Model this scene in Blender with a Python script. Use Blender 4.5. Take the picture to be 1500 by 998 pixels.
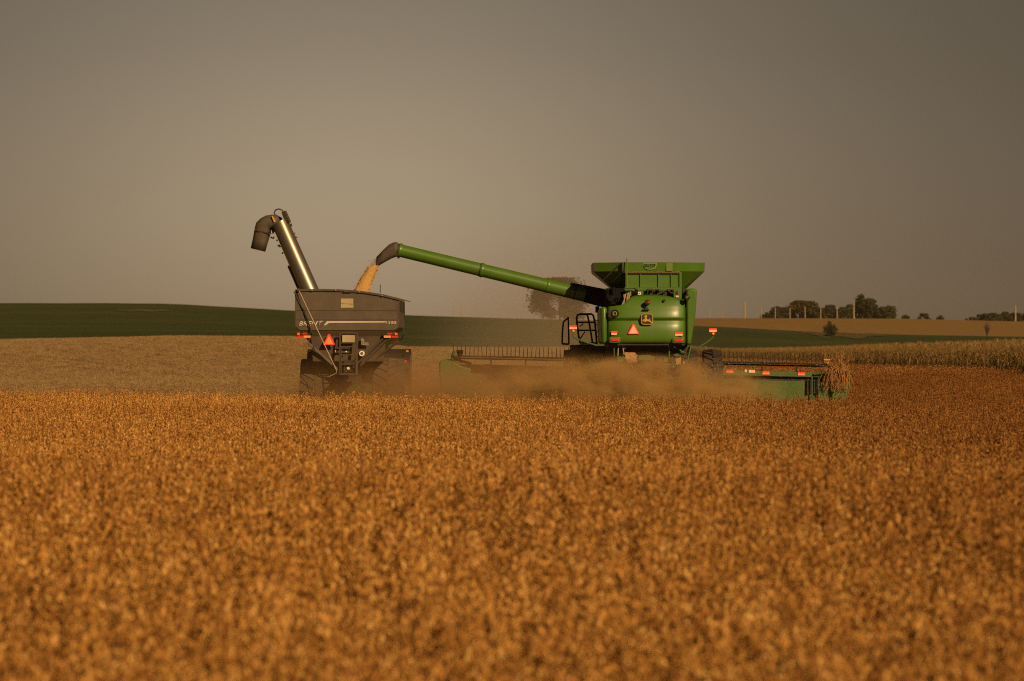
import bpy, bmesh, math, random
import numpy as np
from mathutils import Vector, Matrix

for o in list(bpy.data.objects):
    bpy.data.objects.remove(o)
SC = bpy.context.scene
COL = SC.collection
random.seed(7)
RNG = np.random.default_rng(11)
R = math.radians

# ------------------------------------------------------------------ camera, sky, sun, exposure
F = 5170.0            # focal length in photo pixels (photo 1500 wide)
HZ = 514.0            # eye level row in the photo
EYE = 2.26            # camera height above the ground at the combine
cam = bpy.data.cameras.new("camera")
cam.sensor_width = 36.0
cam.lens = F * 36.0 / 1500.0
cam.shift_y = (HZ - 499.0) / 1500.0
cam.clip_start = 0.5
cam.clip_end = 20000
cam.dof.use_dof = True
cam.dof.focus_distance = 111.0
cam.dof.aperture_fstop = 2.5
cam.dof.aperture_blades = 9
cob = bpy.data.objects.new("camera", cam)
cob.location = (0, 0, EYE)
cob.rotation_euler = (R(90), 0, 0)
COL.objects.link(cob)
SC.camera = cob

SUN_EL, SUN_AZ = 28.0, 31.0       # azimuth to the right of straight behind the camera
sdir = Vector((math.sin(R(SUN_AZ)) * math.cos(R(SUN_EL)), -math.cos(R(SUN_AZ)) * math.cos(R(SUN_EL)), math.sin(R(SUN_EL))))
sun = bpy.data.lights.new("sun", 'SUN')
sun.energy = 4.4
sun.angle = R(0.6)
sun.color = (1.0, 0.66, 0.33)
sob = bpy.data.objects.new("sun", sun)
sob.rotation_euler = sdir.to_track_quat('Z', 'Y').to_euler()
COL.objects.link(sob)

W = bpy.data.worlds.new("World")
SC.world = W
W.use_nodes = True
nt = W.node_tree
nt.nodes.clear()
wo = nt.nodes.new('ShaderNodeOutputWorld')
bg = nt.nodes.new('ShaderNodeBackground')
sky = nt.nodes.new('ShaderNodeTexSky')
sky.sky_type = 'NISHITA'
sky.sun_disc = False
sky.sun_elevation = R(SUN_EL)
sky.sun_rotation = math.atan2(sdir.x, sdir.y)
sky.air_density = 1.0
sky.dust_density = 0.5
sky.ozone_density = 1.0
# harvest dust in the air: the sky's own light is tinted brown, a little brighter low on the left
tc = nt.nodes.new('ShaderNodeTexCoord')
sep = nt.nodes.new('ShaderNodeSeparateXYZ')
nt.links.new(tc.outputs['Generated'], sep.inputs[0])
def wmath(op, a, b=None, clamp=False):
    n = nt.nodes.new('ShaderNodeMath'); n.operation = op; n.use_clamp = clamp
    for i, v in enumerate((a, b)):
        if v is None: continue
        if isinstance(v, (int, float)): n.inputs[i].default_value = v
        else: nt.links.new(v, n.inputs[i])
    return n.outputs[0]
ax = wmath('DIVIDE', wmath('ADD', sep.outputs['X'], 0.042), 0.112)
az = wmath('DIVIDE', wmath('SUBTRACT', sep.outputs['Z'], 0.036), 0.085)
dist = wmath('ADD', wmath('MULTIPLY', ax, ax), wmath('MULTIPLY', az, az))
glow = wmath('DIVIDE', 1.0, wmath('ADD', dist, 1.0))
SKY_LO, SKY_HI = 0.095, 0.425
gain = wmath('ADD', wmath('MULTIPLY', glow, SKY_HI), SKY_LO)
tint = nt.nodes.new('ShaderNodeVectorMath'); tint.operation = 'MULTIPLY'
tint.inputs[1].default_value = (1.0, 0.748, 0.525)
hsv = nt.nodes.new('ShaderNodeHueSaturation')
hsv.inputs['Saturation'].default_value = 0.35
nt.links.new(sky.outputs[0], hsv.inputs['Color'])
nt.links.new(hsv.outputs[0], tint.inputs[0])
sc_ = nt.nodes.new('ShaderNodeVectorMath'); sc_.operation = 'SCALE'
nt.links.new(tint.outputs[0], sc_.inputs[0])
nt.links.new(gain, sc_.inputs['Scale'])
nt.links.new(sc_.outputs[0], bg.inputs['Color'])
bg.inputs['Strength'].default_value = 0.09
nt.links.new(bg.outputs[0], wo.inputs['Surface'])

vs = SC.view_settings
vs.view_transform = 'Standard'; vs.look = 'None'; vs.gamma = 1.0; vs.use_curve_mapping = False
vs.exposure = 0.0
cy = SC.cycles
cy.max_bounces = 5; cy.diffuse_bounces = 2; cy.glossy_bounces = 2; cy.transmission_bounces = 2
cy.volume_bounces = 1; cy.transparent_max_bounces = 6
cy.volume_step_rate = 1.0; cy.volume_max_steps = 128
cy.use_denoising = False
cy.sample_clamp_indirect = 4.0
cy.filter_width = 1.1

# ------------------------------------------------------------------ helpers
def tag(o, label=None, cat=None, group=None, kind=None):
    if label: o['label'] = label
    if cat: o['category'] = cat
    if group: o['group'] = group
    if kind: o['kind'] = kind
    return o

def empty(name, loc, rz=0.0):
    o = bpy.data.objects.new(name, None)
    o.location = loc; o.rotation_euler = (0, 0, rz)
    o.empty_display_size = 0.3
    COL.objects.link(o)
    return o

class MB:
    def __init__(self):
        self.v = []; self.f = []; self.m = []; self.mi = 0
    def add(self, vs_, fs):
        b = len(self.v)
        self.v += [tuple(p) for p in vs_]
        self.f += [tuple(b + i for i in f) for f in fs]
        self.m += [self.mi] * len(fs)
        return self
    def hexa(self, p):     # 8 points: 0-3 bottom loop, 4-7 top loop
        return self.add(p, [(3, 2, 1, 0), (4, 5, 6, 7), (0, 1, 5, 4), (1, 2, 6, 5), (2, 3, 7, 6), (3, 0, 4, 7)])
    def box(self, a, b):
        x0, y0, z0 = [min(i, j) for i, j in zip(a, b)]; x1, y1, z1 = [max(i, j) for i, j in zip(a, b)]
        return self.hexa([(x0, y0, z0), (x1, y0, z0), (x1, y1, z0), (x0, y1, z0), (x0, y0, z1), (x1, y0, z1), (x1, y1, z1), (x0, y1, z1)])
    def bar(self, p0, p1, w, h, up=(0, 0, 1)):   # box section bar
        p0, p1 = Vector(p0), Vector(p1); d = (p1 - p0).normalized()
        s = d.cross(Vector(up))
        if s.length < 1e-4: s = d.cross(Vector((0, 1, 0)))
        s.normalize(); u = s.cross(d)
        q = [(-1, -1), (1, -1), (1, 1), (-1, 1)]
        return self.hexa([p0 + s * a * w / 2 + u * b * h / 2 for a, b in q] + [p1 + s * a * w / 2 + u * b * h / 2 for a, b in q])
    def tube(self, pts, r, n=10, caps=True):
        pts = [Vector(p) for p in pts]
        rs = r if isinstance(r, (list, tuple)) else [r] * len(pts)
        vs_, fs = [], []
        ref = None
        for i, p in enumerate(pts):
            d = (pts[min(i + 1, len(pts) - 1)] - pts[max(i - 1, 0)]).normalized()
            if ref is None:
                ref = d.cross(Vector((0.31, 0.77, 0.55)))
                if ref.length < 0.2: ref = d.cross(Vector((1, 0, 0)))
            ref = (ref - d * ref.dot(d)).normalized()
            o = d.cross(ref)
            for k in range(n):
                a = 2 * math.pi * k / n
                vs_.append(p + (ref * math.cos(a) + o * math.sin(a)) * rs[i])
        for i in range(len(pts) - 1):
            for k in range(n):
                fs.append((i * n + k, i * n + (k + 1) % n, (i + 1) * n + (k + 1) % n, (i + 1) * n + k))
        if caps:
            fs.append(tuple(reversed(range(n)))); fs.append(tuple((len(pts) - 1) * n + k for k in range(n)))
        return self.add(vs_, fs)
    def prism(self, poly, y0, y1, fx=None):   # polygon of (x, z) from y0 to y1 (y0 nearer)
        n = len(poly)
        a = sum(poly[i][0] * poly[(i + 1) % n][1] - poly[(i + 1) % n][0] * poly[i][1] for i in range(n))
        if a < 0: poly = poly[::-1]
        vs_ = [(x, y0, z) for x, z in poly] + [(x, y1, z) for x, z in poly]
        fs = [tuple(range(n)), tuple(reversed(range(n, 2 * n)))]
        fs += [(i + n, (i + 1) % n + n, (i + 1) % n, i) for i in range(n)]
        return self.add(vs_, fs)
    def lathe(self, prof, c, axis='X', n=32):  # prof: (axial, radius)
        vs_, fs = [], []
        for a, r in prof:
            for k in range(n):
                t = 2 * math.pi * k / n
                u, w = r * math.cos(t), r * math.sin(t)
                vs_.append((c[0] + a, c[1] + u, c[2] + w) if axis == 'X' else (c[0] + u, c[1] + a, c[2] + w) if axis == 'Y' else (c[0] + u, c[1] + w, c[2] + a))
        for i in range(len(prof) - 1):
            for k in range(n):
                fs.append((i * n + k, (i + 1) * n + k, (i + 1) * n + (k + 1) % n, i * n + (k + 1) % n))
        return self.add(vs_, fs)
    def islands(self, pad=0.012):      # groups of faces whose pieces touch one another
        par = list(range(len(self.v)))
        def fd(i):
            while par[i] != i: par[i] = par[par[i]]; i = par[i]
            return i
        for f in self.f:
            for k in f[1:]: par[fd(k)] = fd(f[0])
        comp = {}
        for i, p in enumerate(self.v):
            c = comp.setdefault(fd(i), [list(p), list(p)])
            for a in range(3): c[0][a] = min(c[0][a], p[a]); c[1][a] = max(c[1][a], p[a])
        keys = list(comp); gp = {k: k for k in keys}
        def gf(k):
            while gp[k] != k: k = gp[k]
            return k
        for i, a in enumerate(keys):
            for b in keys[i + 1:]:
                if all(comp[a][0][t] - pad <= comp[b][1][t] and comp[b][0][t] - pad <= comp[a][1][t] for t in range(3)): gp[gf(b)] = gf(a)
        out = {}
        for f, m in zip(self.f, self.m): out.setdefault(gf(fd(f[0])), []).append((f, m))
        return list(out.values())
    def pieces(self, name, mats, parent=None, smooth=False, bevel=0.0, angle=35):
        for fl in self.islands():
            q = MB(); mp_ = {}
            for f, m in fl:
                ids = []
                for i in f:
                    if i not in mp_: mp_[i] = len(q.v); q.v.append(self.v[i])
                    ids.append(mp_[i])
                q.f.append(tuple(ids)); q.m.append(m)
            o = q.build(name, mats, parent, smooth, bevel, angle)
        return o
    def build(self, name, mats, parent=None, smooth=False, bevel=0.0, angle=35):
        me = bpy.data.meshes.new(name)
        me.from_pydata(self.v, [], self.f)
        for m in (mats if isinstance(mats, (list, tuple)) else [mats]):
            me.materials.append(m)
        me.polygons.foreach_set('material_index', self.m)
        bm = bmesh.new(); bm.from_mesh(me)
        bmesh.ops.recalc_face_normals(bm, faces=bm.faces)
        bm.to_mesh(me); bm.free()
        me.update()
        if smooth:
            me.polygons.foreach_set('use_smooth', [True] * len(me.polygons))
            try: me.set_sharp_from_angle(angle=R(angle))
            except Exception: pass
        o = bpy.data.objects.new(name, me)
        COL.objects.link(o)
        if parent is not None: o.parent = parent
        if bevel:
            b = o.modifiers.new('bevel', 'BEVEL'); b.width = bevel; b.segments = 2; b.limit_method = 'ANGLE'; b.angle_limit = R(40)
        return o

def text_mesh(body, name, mat, parent, size_h, x0, x1, zb, y, shear=0.0, extr=0.006, tilt=0.0):
    cu = bpy.data.curves.new('txt', 'FONT')
    cu.body = body; cu.size = 1.0; cu.shear = shear; cu.extrude = 0.0; cu.offset = 0.018
    t = bpy.data.objects.new('txt', cu); COL.objects.link(t)
    dg = bpy.context.evaluated_depsgraph_get()
    me = bpy.data.meshes.new_from_object(t.evaluated_get(dg))
    bpy.data.objects.remove(t)
    co = np.array([v.co[:] for v in me.vertices])
    mn, mx = co.min(0), co.max(0)
    out = np.zeros_like(co)
    u = (co[:, 0] - mn[0]) / (mx[0] - mn[0])
    out[:, 0] = x0 + u * (x1 - x0)
    out[:, 2] = zb + (co[:, 1] - mn[1]) / (mx[1] - mn[1]) * size_h + tilt * u
    out[:, 1] = y
    me.vertices.foreach_set('co', out.ravel())
    me.materials.clear(); me.materials.append(mat)
    me.name = name
    o = bpy.data.objects.new(name, me); COL.objects.link(o); o.parent = parent
    s = o.modifiers.new('thick', 'SOLIDIFY'); s.thickness = extr; s.offset = 0
    return o

def mat(name, base, rough=0.5, metal=0.0, var=0.0, scale=3.0, dirt=None, dirt_amt=0.0, bump=0.0, bscale=40.0, coat=0.0, coat_r=0.22, stretch=None, spec=0.5):
    m = bpy.data.materials.new(name); m.use_nodes = True
    t = m.node_tree; p = t.nodes['Principled BSDF']
    p.inputs['Base Color'].default_value = (*base, 1); p.inputs['Roughness'].default_value = rough
    p.inputs['Metallic'].default_value = metal
    p.inputs['Specular IOR Level'].default_value = spec
    if coat: p.inputs['Coat Weight'].default_value = coat; p.inputs['Coat Roughness'].default_value = coat_r
    g = t.nodes.new('ShaderNodeTexCoord'); src = g.outputs['Object']
    if stretch:
        mp = t.nodes.new('ShaderNodeMapping'); mp.inputs['Scale'].default_value = stretch
        t.links.new(src, mp.inputs[0]); src = mp.outputs[0]
    col = None
    if var:
        n = t.nodes.new('ShaderNodeTexNoise'); n.inputs['Scale'].default_value = scale; n.inputs['Detail'].default_value = 6
        n.inputs['Roughness'].default_value = 0.65
        t.links.new(src, n.inputs['Vector'])
        mr = t.nodes.new('ShaderNodeMapRange'); mr.inputs[1].default_value = 0.3; mr.inputs[2].default_value = 0.7
        mr.inputs[3].default_value = 1 - var; mr.inputs[4].default_value = 1 + var
        t.links.new(n.outputs[0], mr.inputs[0])
        sm = t.nodes.new('ShaderNodeVectorMath'); sm.operation = 'SCALE'; sm.inputs[0].default_value = base
        t.links.new(mr.outputs[0], sm.inputs['Scale'])
        col = sm.outputs[0]
    if dirt:
        n = t.nodes.new('ShaderNodeTexNoise'); n.inputs['Scale'].default_value = 1.7; n.inputs['Detail'].default_value = 9
        n.inputs['Roughness'].default_value = 0.72
        t.links.new(src, n.inputs['Vector'])
        mr = t.nodes.new('ShaderNodeMapRange'); mr.inputs[1].default_value = 0.42; mr.inputs[2].default_value = 0.72
        mr.inputs[3].default_value = dirt_amt * 0.25; mr.inputs[4].default_value = dirt_amt
        t.links.new(n.outputs[0], mr.inputs[0])
        mx = t.nodes.new('ShaderNodeMix'); mx.data_type = 'RGBA'
        t.links.new(mr.outputs[0], mx.inputs[0])
        if col is not None: t.links.new(col, mx.inputs[6])
        else: mx.inputs[6].default_value = (*base, 1)
        mx.inputs[7].default_value = (*dirt, 1)
        col = mx.outputs[2]
        ra = t.nodes.new('ShaderNodeMapRange'); ra.inputs[3].default_value = rough; ra.inputs[4].default_value = min(1, rough + 0.5)
        t.links.new(mr.outputs[0], ra.inputs[0]); t.links.new(ra.outputs[0], p.inputs['Roughness'])
    if col is not None: t.links.new(col, p.inputs['Base Color'])
    if bump:
        n = t.nodes.new('ShaderNodeTexNoise'); n.inputs['Scale'].default_value = bscale; n.inputs['Detail'].default_value = 5
        t.links.new(src, n.inputs['Vector'])
        b = t.nodes.new('ShaderNodeBump'); b.inputs['Strength'].default_value = bump; b.inputs['Distance'].default_value = 0.05
        t.links.new(n.outputs[0], b.inputs['Height']); t.links.new(b.outputs[0], p.inputs['Normal'])
    return m

DUST = (0.30, 0.20, 0.11)
M = dict(
    green=mat('green_paint', (0.054, 0.148, 0.004), 0.38, 0, 0.08, 2.0, DUST, 0.10, coat=0.2, coat_r=.26),
    dgreen=mat('dusty_green_paint', (0.034, 0.105, 0.010), 0.5, 0, 0.08, 2.0, DUST, 0.24),
    yellow=mat('yellow_paint', (0.62, 0.36, 0.02), 0.4, 0, 0.05, 3, DUST, 0.2),
    void=mat('near_black', (0.005, 0.0045, 0.004), 0.8, 0, 0.2, 4, spec=.2),  # near-black base for the pulley bay and auger elbow
    black=mat('black_plastic', (0.012, 0.011, 0.010), 0.55, 0, 0.1, 4, DUST, 0.06),
    dark=mat('dark_steel', (0.022, 0.020, 0.016), 0.6, 0.2, 0.2, 4, DUST, 0.12),
    tyre=mat('tyre_rubber', (0.016, 0.014, 0.012), 0.85, 0, 0.2, 4, DUST, 0.16),
    rubber=mat('rubber', (0.042, 0.034, 0.024), 0.9, 0, 0.2, 4, DUST, 0.5),
    boot=mat('spout_rubber', (0.035, 0.030, 0.024), 0.6, 0, 0.15, 3, DUST, 0.25),
    grey=mat('grey_paint', (0.074, 0.060, 0.042), 0.42, 0.0, 0.08, 1.2, DUST, 0.22),
    gtrim=mat('dark_grey_trim', (0.040, 0.036, 0.030), 0.5, 0.1, 0.1, 2, DUST, 0.2),
    tarp=mat('tarp_vinyl', (0.045, 0.040, 0.034), 0.55, 0, 0.15, 2, DUST, 0.2, bump=0.2, bscale=6),
    steel=mat('polished_grey_tube', (0.24, 0.205, 0.155), 0.40, 0.75, coat=0.8, coat_r=0.13),
    silver=mat('bare_steel', (0.62, 0.58, 0.50), 0.35, 0.8),
    white=mat('white_decal', (0.78, 0.74, 0.66), 0.5, 0, 0.06, 9),
    wornwhite=mat('worn_white_decal', (0.20, 0.17, 0.13), 0.7, 0, 0.8, 26),
    sight=mat('sight_window', (0.42, 0.34, 0.20), 0.25, 0, 0.15, 3),
    red=mat('red_lens', (0.70, 0.025, 0.010), 0.2, 0, coat=0.5),
    redref=mat('red_reflective', (0.90, 0.07, 0.02), 0.4),
    oranref=mat('orange_reflective', (0.98, 0.30, 0.13), 0.4),
    paleref=mat('pale_orange_reflective', (0.98, 0.52, 0.34), 0.4),
    amber=mat('amber_lens', (0.85, 0.22, 0.02), 0.25, 0, coat=0.4),
    decalyellow=mat('yellow_decal', (0.54, 0.32, 0.03), 0.5),
    dullsteel=mat('dull_steel_rod', (0.40, 0.33, 0.22), 0.45, 0.4),
    signedge=mat('pale_sign_edge', (0.34, 0.34, 0.16), 0.6),
    decal=mat('light_decal', (0.56, 0.50, 0.41), 0.55, 0, 0.08, 12),
    tape=mat('faded_tape', (0.12, 0.19, 0.03), 0.6),
    wood=mat('weathered_pole', (0.34, 0.25, 0.16), 0.85, 0, 0.25, 8),
    bark=mat('bark', (0.07, 0.05, 0.035), 0.9, 0, 0.3, 6),
    grain=mat('soybeans', (0.60, 0.36, 0.11), 0.6, 0, 0.25, 22, bump=0.8, bscale=60),
    stalk=mat('dry_stalk', (0.34, 0.165, 0.050), 0.8, 0, 0.35, 9),
    chaff=mat('chaff_bits', (0.62, 0.40, 0.17), 0.85, 0, 0.3, 12),
    straw=mat('straw', (0.36, 0.21, 0.085), 0.85, 0, 0.35, 12, bump=0.6, bscale=30),
    glass=mat('cab_glass', (0.02, 0.022, 0.02), 0.08, 0, coat=0.5),
)

# ------------------------------------------------------------------ terrain
PXK = np.array([-600, 0, 166, 250, 433, 600, 760, 860, 1000, 1060, 1200, 1330, 1500, 2100], float)
DK = np.array([-60, 60, 108, 160, 330, 400, 500, 700, 1000, 1300, 7000], float)
ZK = np.array([
    [0] * 14,
    [0] * 14,
    [.22, .17, .15, .12, .08, .03, 0, 0, 0, 0, 0, 0, 0.02, .05],
    [.8, .7, .78, .8, .7, .45, .28, .18, .1, .15, .3, .45, .5, .55],
    [3.0, 3.2, 3.4, 3.54, 3.48, 2.52, 2.45, 2.5, .4, .3, .36, .45, .5, .6],
    [2.6, 2.8, 3.0, 3.1, 3.0, 2.1, 2.0, 2.0, .5, .3, .3, .3, .3, .4],
    [5, 5, 5, 5, 4.8, 4, 3.6, 3.4, .7, .3, .3, .3, .3, .4],
    [11.6, 11.6, 11.6, 11.5, 10.1, 9.2, 8.55, 8.3, 7.25, 6.95, 5.9, 5.4, 5.0, 4.5],
    [8, 8, 8, 8, 8, 8, 8, 9.6, 11.3, 11.35, 11.3, 11.2, 10.4, 10],
    [7] * 5 + [7, 7.5, 8.5, 9.5, 9.5, 9.5, 9.5, 9, 9],
    [6] * 14], float)

def gz(X, Y):
    X = np.asarray(X, float); Y = np.asarray(Y, float)
    px = 750 + X / np.maximum(Y, 60.0) * F
    pxc = np.clip(px, PXK[0], PXK[-1])
    cols = np.stack([np.interp(pxc, PXK, ZK[i]) for i in range(len(DK))])
    d = np.clip(Y, DK[0], DK[-1] - 1e-3)
    i = np.clip(np.searchsorted(DK, d, side='right') - 1, 0, len(DK) - 2)
    t = (d - DK[i]) / (DK[i + 1] - DK[i])
    s = t * t * (3 - 2 * t)
    sh = np.arange(d.size).reshape(d.shape) if d.ndim else 0
    cf = cols.reshape(len(DK), -1); idx = i.ravel(); k = np.arange(idx.size)
    z = (cf[idx, k] * (1 - s.ravel()) + cf[idx + 1, k] * s.ravel()).reshape(d.shape)
    bumpx = 0.34 + 0.03 * np.sin(X * 0.9 + 1.0) + 0.02 * np.sin(X * 2.3)
    z = z + bumpx * np.exp(-((Y - 32) / 7.5) ** 2)
    z = z + 0.02 * np.sin(X * 0.8 + Y * 0.35) * np.clip(Y / 60, 0, 1)
    return z
def gz1(x, y): return float(gz(np.array([x]), np.array([y]))[0])

def sheet(name, y0, y1, ny, mater, lift=0.0, nx=160, label=None, halfw=lambda y: 26 + 0.55 * max(y, 0)):
    ys = np.linspace(y0, y1, ny)
    t = np.linspace(-1, 1, nx)
    X = np.array([t * halfw(y) for y in ys]); Y = np.repeat(ys[:, None], nx, 1)
    Z = gz(X, Y) + lift
    me = bpy.data.meshes.new(name)
    v = np.stack([X, Y, Z], -1).reshape(-1, 3)
    f = []
    for j in range(ny - 1):
        for i in range(nx - 1):
            a = j * nx + i
            f.append((a, a + 1, a + nx + 1, a + nx))
    me.from_pydata(v.tolist(), [], f)
    me.polygons.foreach_set('use_smooth', [True] * len(f))
    me.materials.append(mater)
    o = bpy.data.objects.new(name, me); COL.objects.link(o)
    tag(o, label, None, None, 'structure')
    return o

def field_mat(name, c0, c1, c2, s_small, s_big, stretch=(1, 1, 1), bump=0.5, bs=8.0):
    m = bpy.data.materials.new(name); m.use_nodes = True
    t = m.node_tree; p = t.nodes['Principled BSDF']
    p.inputs['Roughness'].default_value = 0.95; p.inputs['Specular IOR Level'].default_value = 0.1
    g = t.nodes.new('ShaderNodeTexCoord')
    mp = t.nodes.new('ShaderNodeMapping'); mp.inputs['Scale'].default_value = stretch
    t.links.new(g.outputs['Object'], mp.inputs[0])
    def noise(s, det=5):
        n = t.nodes.new('ShaderNodeTexNoise'); n.inputs['Scale'].default_value = s; n.inputs['Detail'].default_value = det
        n.inputs['Roughness'].default_value = 0.7
        t.links.new(mp.outputs[0], n.inputs['Vector']); return n.outputs[0]
    a, b = noise(s_small, 6), noise(s_big, 4)
    def rng(x, lo, hi):
        r = t.nodes.new('ShaderNodeMapRange'); r.inputs[1].default_value = lo; r.inputs[2].default_value = hi
        t.links.new(x, r.inputs[0]); return r.outputs[0]
    m1 = t.nodes.new('ShaderNodeMix'); m1.data_type = 'RGBA'
    t.links.new(rng(a, .35, .65), m1.inputs[0]); m1.inputs[6].default_value = (*c0, 1); m1.inputs[7].default_value = (*c1, 1)
    m2 = t.nodes.new('ShaderNodeMix'); m2.data_type = 'RGBA'
    t.links.new(rng(b, .42, .68), m2.inputs[0]); t.links.new(m1.outputs[2], m2.inputs[6]); m2.inputs[7].default_value = (*c2, 1)
    t.links.new(m2.outputs[2], p.inputs['Base Color'])
    bp = t.nodes.new('ShaderNodeBump'); bp.inputs['Strength'].default_value = bump; bp.inputs['Distance'].default_value = 0.25
    t.links.new(noise(bs), bp.inputs['Height']); t.links.new(bp.outputs[0], p.inputs['Normal'])
    return m

MS = dict(
    soil=field_mat('bean_soil', (0.055, 0.034, 0.016), (0.10, 0.06, 0.026), (0.08, 0.05, 0.024), 9, .3),
    stubble=field_mat('stubble_soil', (0.24, 0.16, 0.076), (0.31, 0.207, 0.10), (0.17, 0.112, 0.053), 1.3, .16, (.16, .6, 1)),
    greenf=field_mat('green_crop', (0.030, 0.046, 0.013), (0.044, 0.060, 0.017), (0.068, 0.070, 0.026), 0.8, .06, (.14, .5, 1), 0.4, 2),
    tanf=field_mat('ripe_crop', (0.20, 0.125, 0.042), (0.27, 0.17, 0.06), (0.23, 0.14, 0.046), 0.5, .02, (.6, .2, 1), 0.4, 2),
    far=field_mat('far_soil', (0.12, 0.09, 0.04), (0.16, 0.12, 0.055), (0.10, 0.09, 0.035), .05, .005),
    patch=field_mat('bare_soil_patch', (0.10, 0.085, 0.038), (0.14, 0.11, 0.05), (0.05, 0.06, 0.018), 0.8, .12),
)
sheet('ground', -40, 112, 160, MS['soil'], label='brown soil under the ripe soybeans')
sheet('stubble_field', 112, 372, 130, MS['stubble'], label='pale harvested stubble field behind the grain cart')
sheet('green_field', 372, 700, 120, MS['greenf'], label='dark green crop on the hill behind the stubble')
sheet('ripe_field', 700, 1000, 60, MS['tanf'], label='tan ripe field along the skyline at right')
sheet('far_ground', 1000, 7000, 60, MS['far'], label='distant farmland beyond the skyline')

def patch(name, px0, px1, d0, d1, label):
    nx, ny = 30, 10
    v, f = [], []
    for j in range(ny):
        for i in range(nx):
            u, w = i / (nx - 1), j / (ny - 1)
            d = d0 + (d1 - d0) * (0.5 + (w - 0.5) * (math.sin(math.pi * u) ** 0.6))
            d += (d1 - d0) * 0.12 * math.sin(u * 17)
            x = ((px0 + (px1 - px0) * u) - 750) / F * d
            v.append((x, d, gz1(x, d) + 0.08))
    for j in range(ny - 1):
        for i in range(nx - 1):
            a = j * nx + i; f.append((a, a + 1, a + nx + 1, a + nx))
    me = bpy.data.meshes.new(name); me.from_pydata(v, [], f); me.materials.append(MS['patch'])
    o = bpy.data.objects.new(name, me); COL.objects.link(o); tag(o, label, None, None, 'structure')
patch('bare_patch', 166, 252, 615, 627, 'pale bare strip across the green hill at left')
patch('grass_patch', 1172, 1300, 640, 690, 'tan grassy wedge around the lone bush')

# ------------------------------------------------------------------ instanced field vegetation (stuff)
def veg_mat(name, ramp, trans=0.25, rnd=0.35, macro=None, across=False):
    m = bpy.data.materials.new(name); m.use_nodes = True
    t = m.node_tree; p = t.nodes['Principled BSDF']; out = t.nodes['Material Output']
    p.inputs['Roughness'].default_value = 0.7; p.inputs['Specular IOR Level'].default_value = 0.25
    at = t.nodes.new('ShaderNodeAttribute'); at.attribute_name = 'var'
    oi = t.nodes.new('ShaderNodeObjectInfo')
    mx = t.nodes.new('ShaderNodeMix'); mx.data_type = 'FLOAT'; mx.inputs[0].default_value = rnd
    t.links.new(at.outputs['Fac'], mx.inputs[2]); t.links.new(oi.outputs['Random'], mx.inputs[3])
    cr = t.nodes.new('ShaderNodeValToRGB')
    e = cr.color_ramp.elements
    e[0].position, e[0].color = ramp[0][0], (*ramp[0][1], 1)
    e[1].position, e[1].color = ramp[-1][0], (*ramp[-1][1], 1)
    for ps, c in ramp[1:-1]:
        k = e.new(ps); k.color = (*c, 1)
    t.links.new(mx.outputs[0], cr.inputs[0])
    col = cr.outputs[0]
    if macro:      # patches of the crop that ripened differently
        ge = t.nodes.new('ShaderNodeNewGeometry')
        n = t.nodes.new('ShaderNodeTexNoise'); n.inputs['Scale'].default_value = macro[0]; n.inputs['Detail'].default_value = 3
        t.links.new(ge.outputs['Position'], n.inputs['Vector'])
        mr = t.nodes.new('ShaderNodeMapRange'); mr.inputs[1].default_value = .38; mr.inputs[2].default_value = .62
        t.links.new(n.outputs[0], mr.inputs[0])
        mm = t.nodes.new('ShaderNodeMix'); mm.data_type = 'RGBA'; mm.blend_type = 'MULTIPLY'; mm.inputs[0].default_value = 1
        c2 = t.nodes.new('ShaderNodeMix'); c2.data_type = 'RGBA'
        c2.inputs[6].default_value = (*macro[1], 1); c2.inputs[7].default_value = (*macro[2], 1)
        t.links.new(mr.outputs[0], c2.inputs[0])
        t.links.new(col, mm.inputs[6]); t.links.new(c2.outputs[2], mm.inputs[7]); col = mm.outputs[2]
        if across:   # edge fall-off of light painted into the crop: darker, redder to the right
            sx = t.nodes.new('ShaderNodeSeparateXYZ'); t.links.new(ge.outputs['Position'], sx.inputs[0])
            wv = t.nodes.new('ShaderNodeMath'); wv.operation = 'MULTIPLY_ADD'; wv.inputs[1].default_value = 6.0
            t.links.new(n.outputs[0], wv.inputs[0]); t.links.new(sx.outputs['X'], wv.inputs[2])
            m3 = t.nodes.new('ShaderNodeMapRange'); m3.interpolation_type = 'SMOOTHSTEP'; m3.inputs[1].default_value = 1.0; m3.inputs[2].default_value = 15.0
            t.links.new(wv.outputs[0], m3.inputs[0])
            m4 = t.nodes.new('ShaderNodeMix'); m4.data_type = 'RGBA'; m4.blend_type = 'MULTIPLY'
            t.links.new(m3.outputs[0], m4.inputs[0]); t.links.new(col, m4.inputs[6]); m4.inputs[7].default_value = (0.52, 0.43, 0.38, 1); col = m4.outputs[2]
    t.links.new(col, p.inputs['Base Color'])
    tr = t.nodes.new('ShaderNodeBsdfTranslucent'); t.links.new(col, tr.inputs[0])
    ms = t.nodes.new('ShaderNodeMixShader'); ms.inputs[0].default_value = trans
    t.links.new(p.outputs[0], ms.inputs[1]); t.links.new(tr.outputs[0], ms.inputs[2]); t.links.new(ms.outputs[0], out.inputs['Surface'])
    return m

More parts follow.
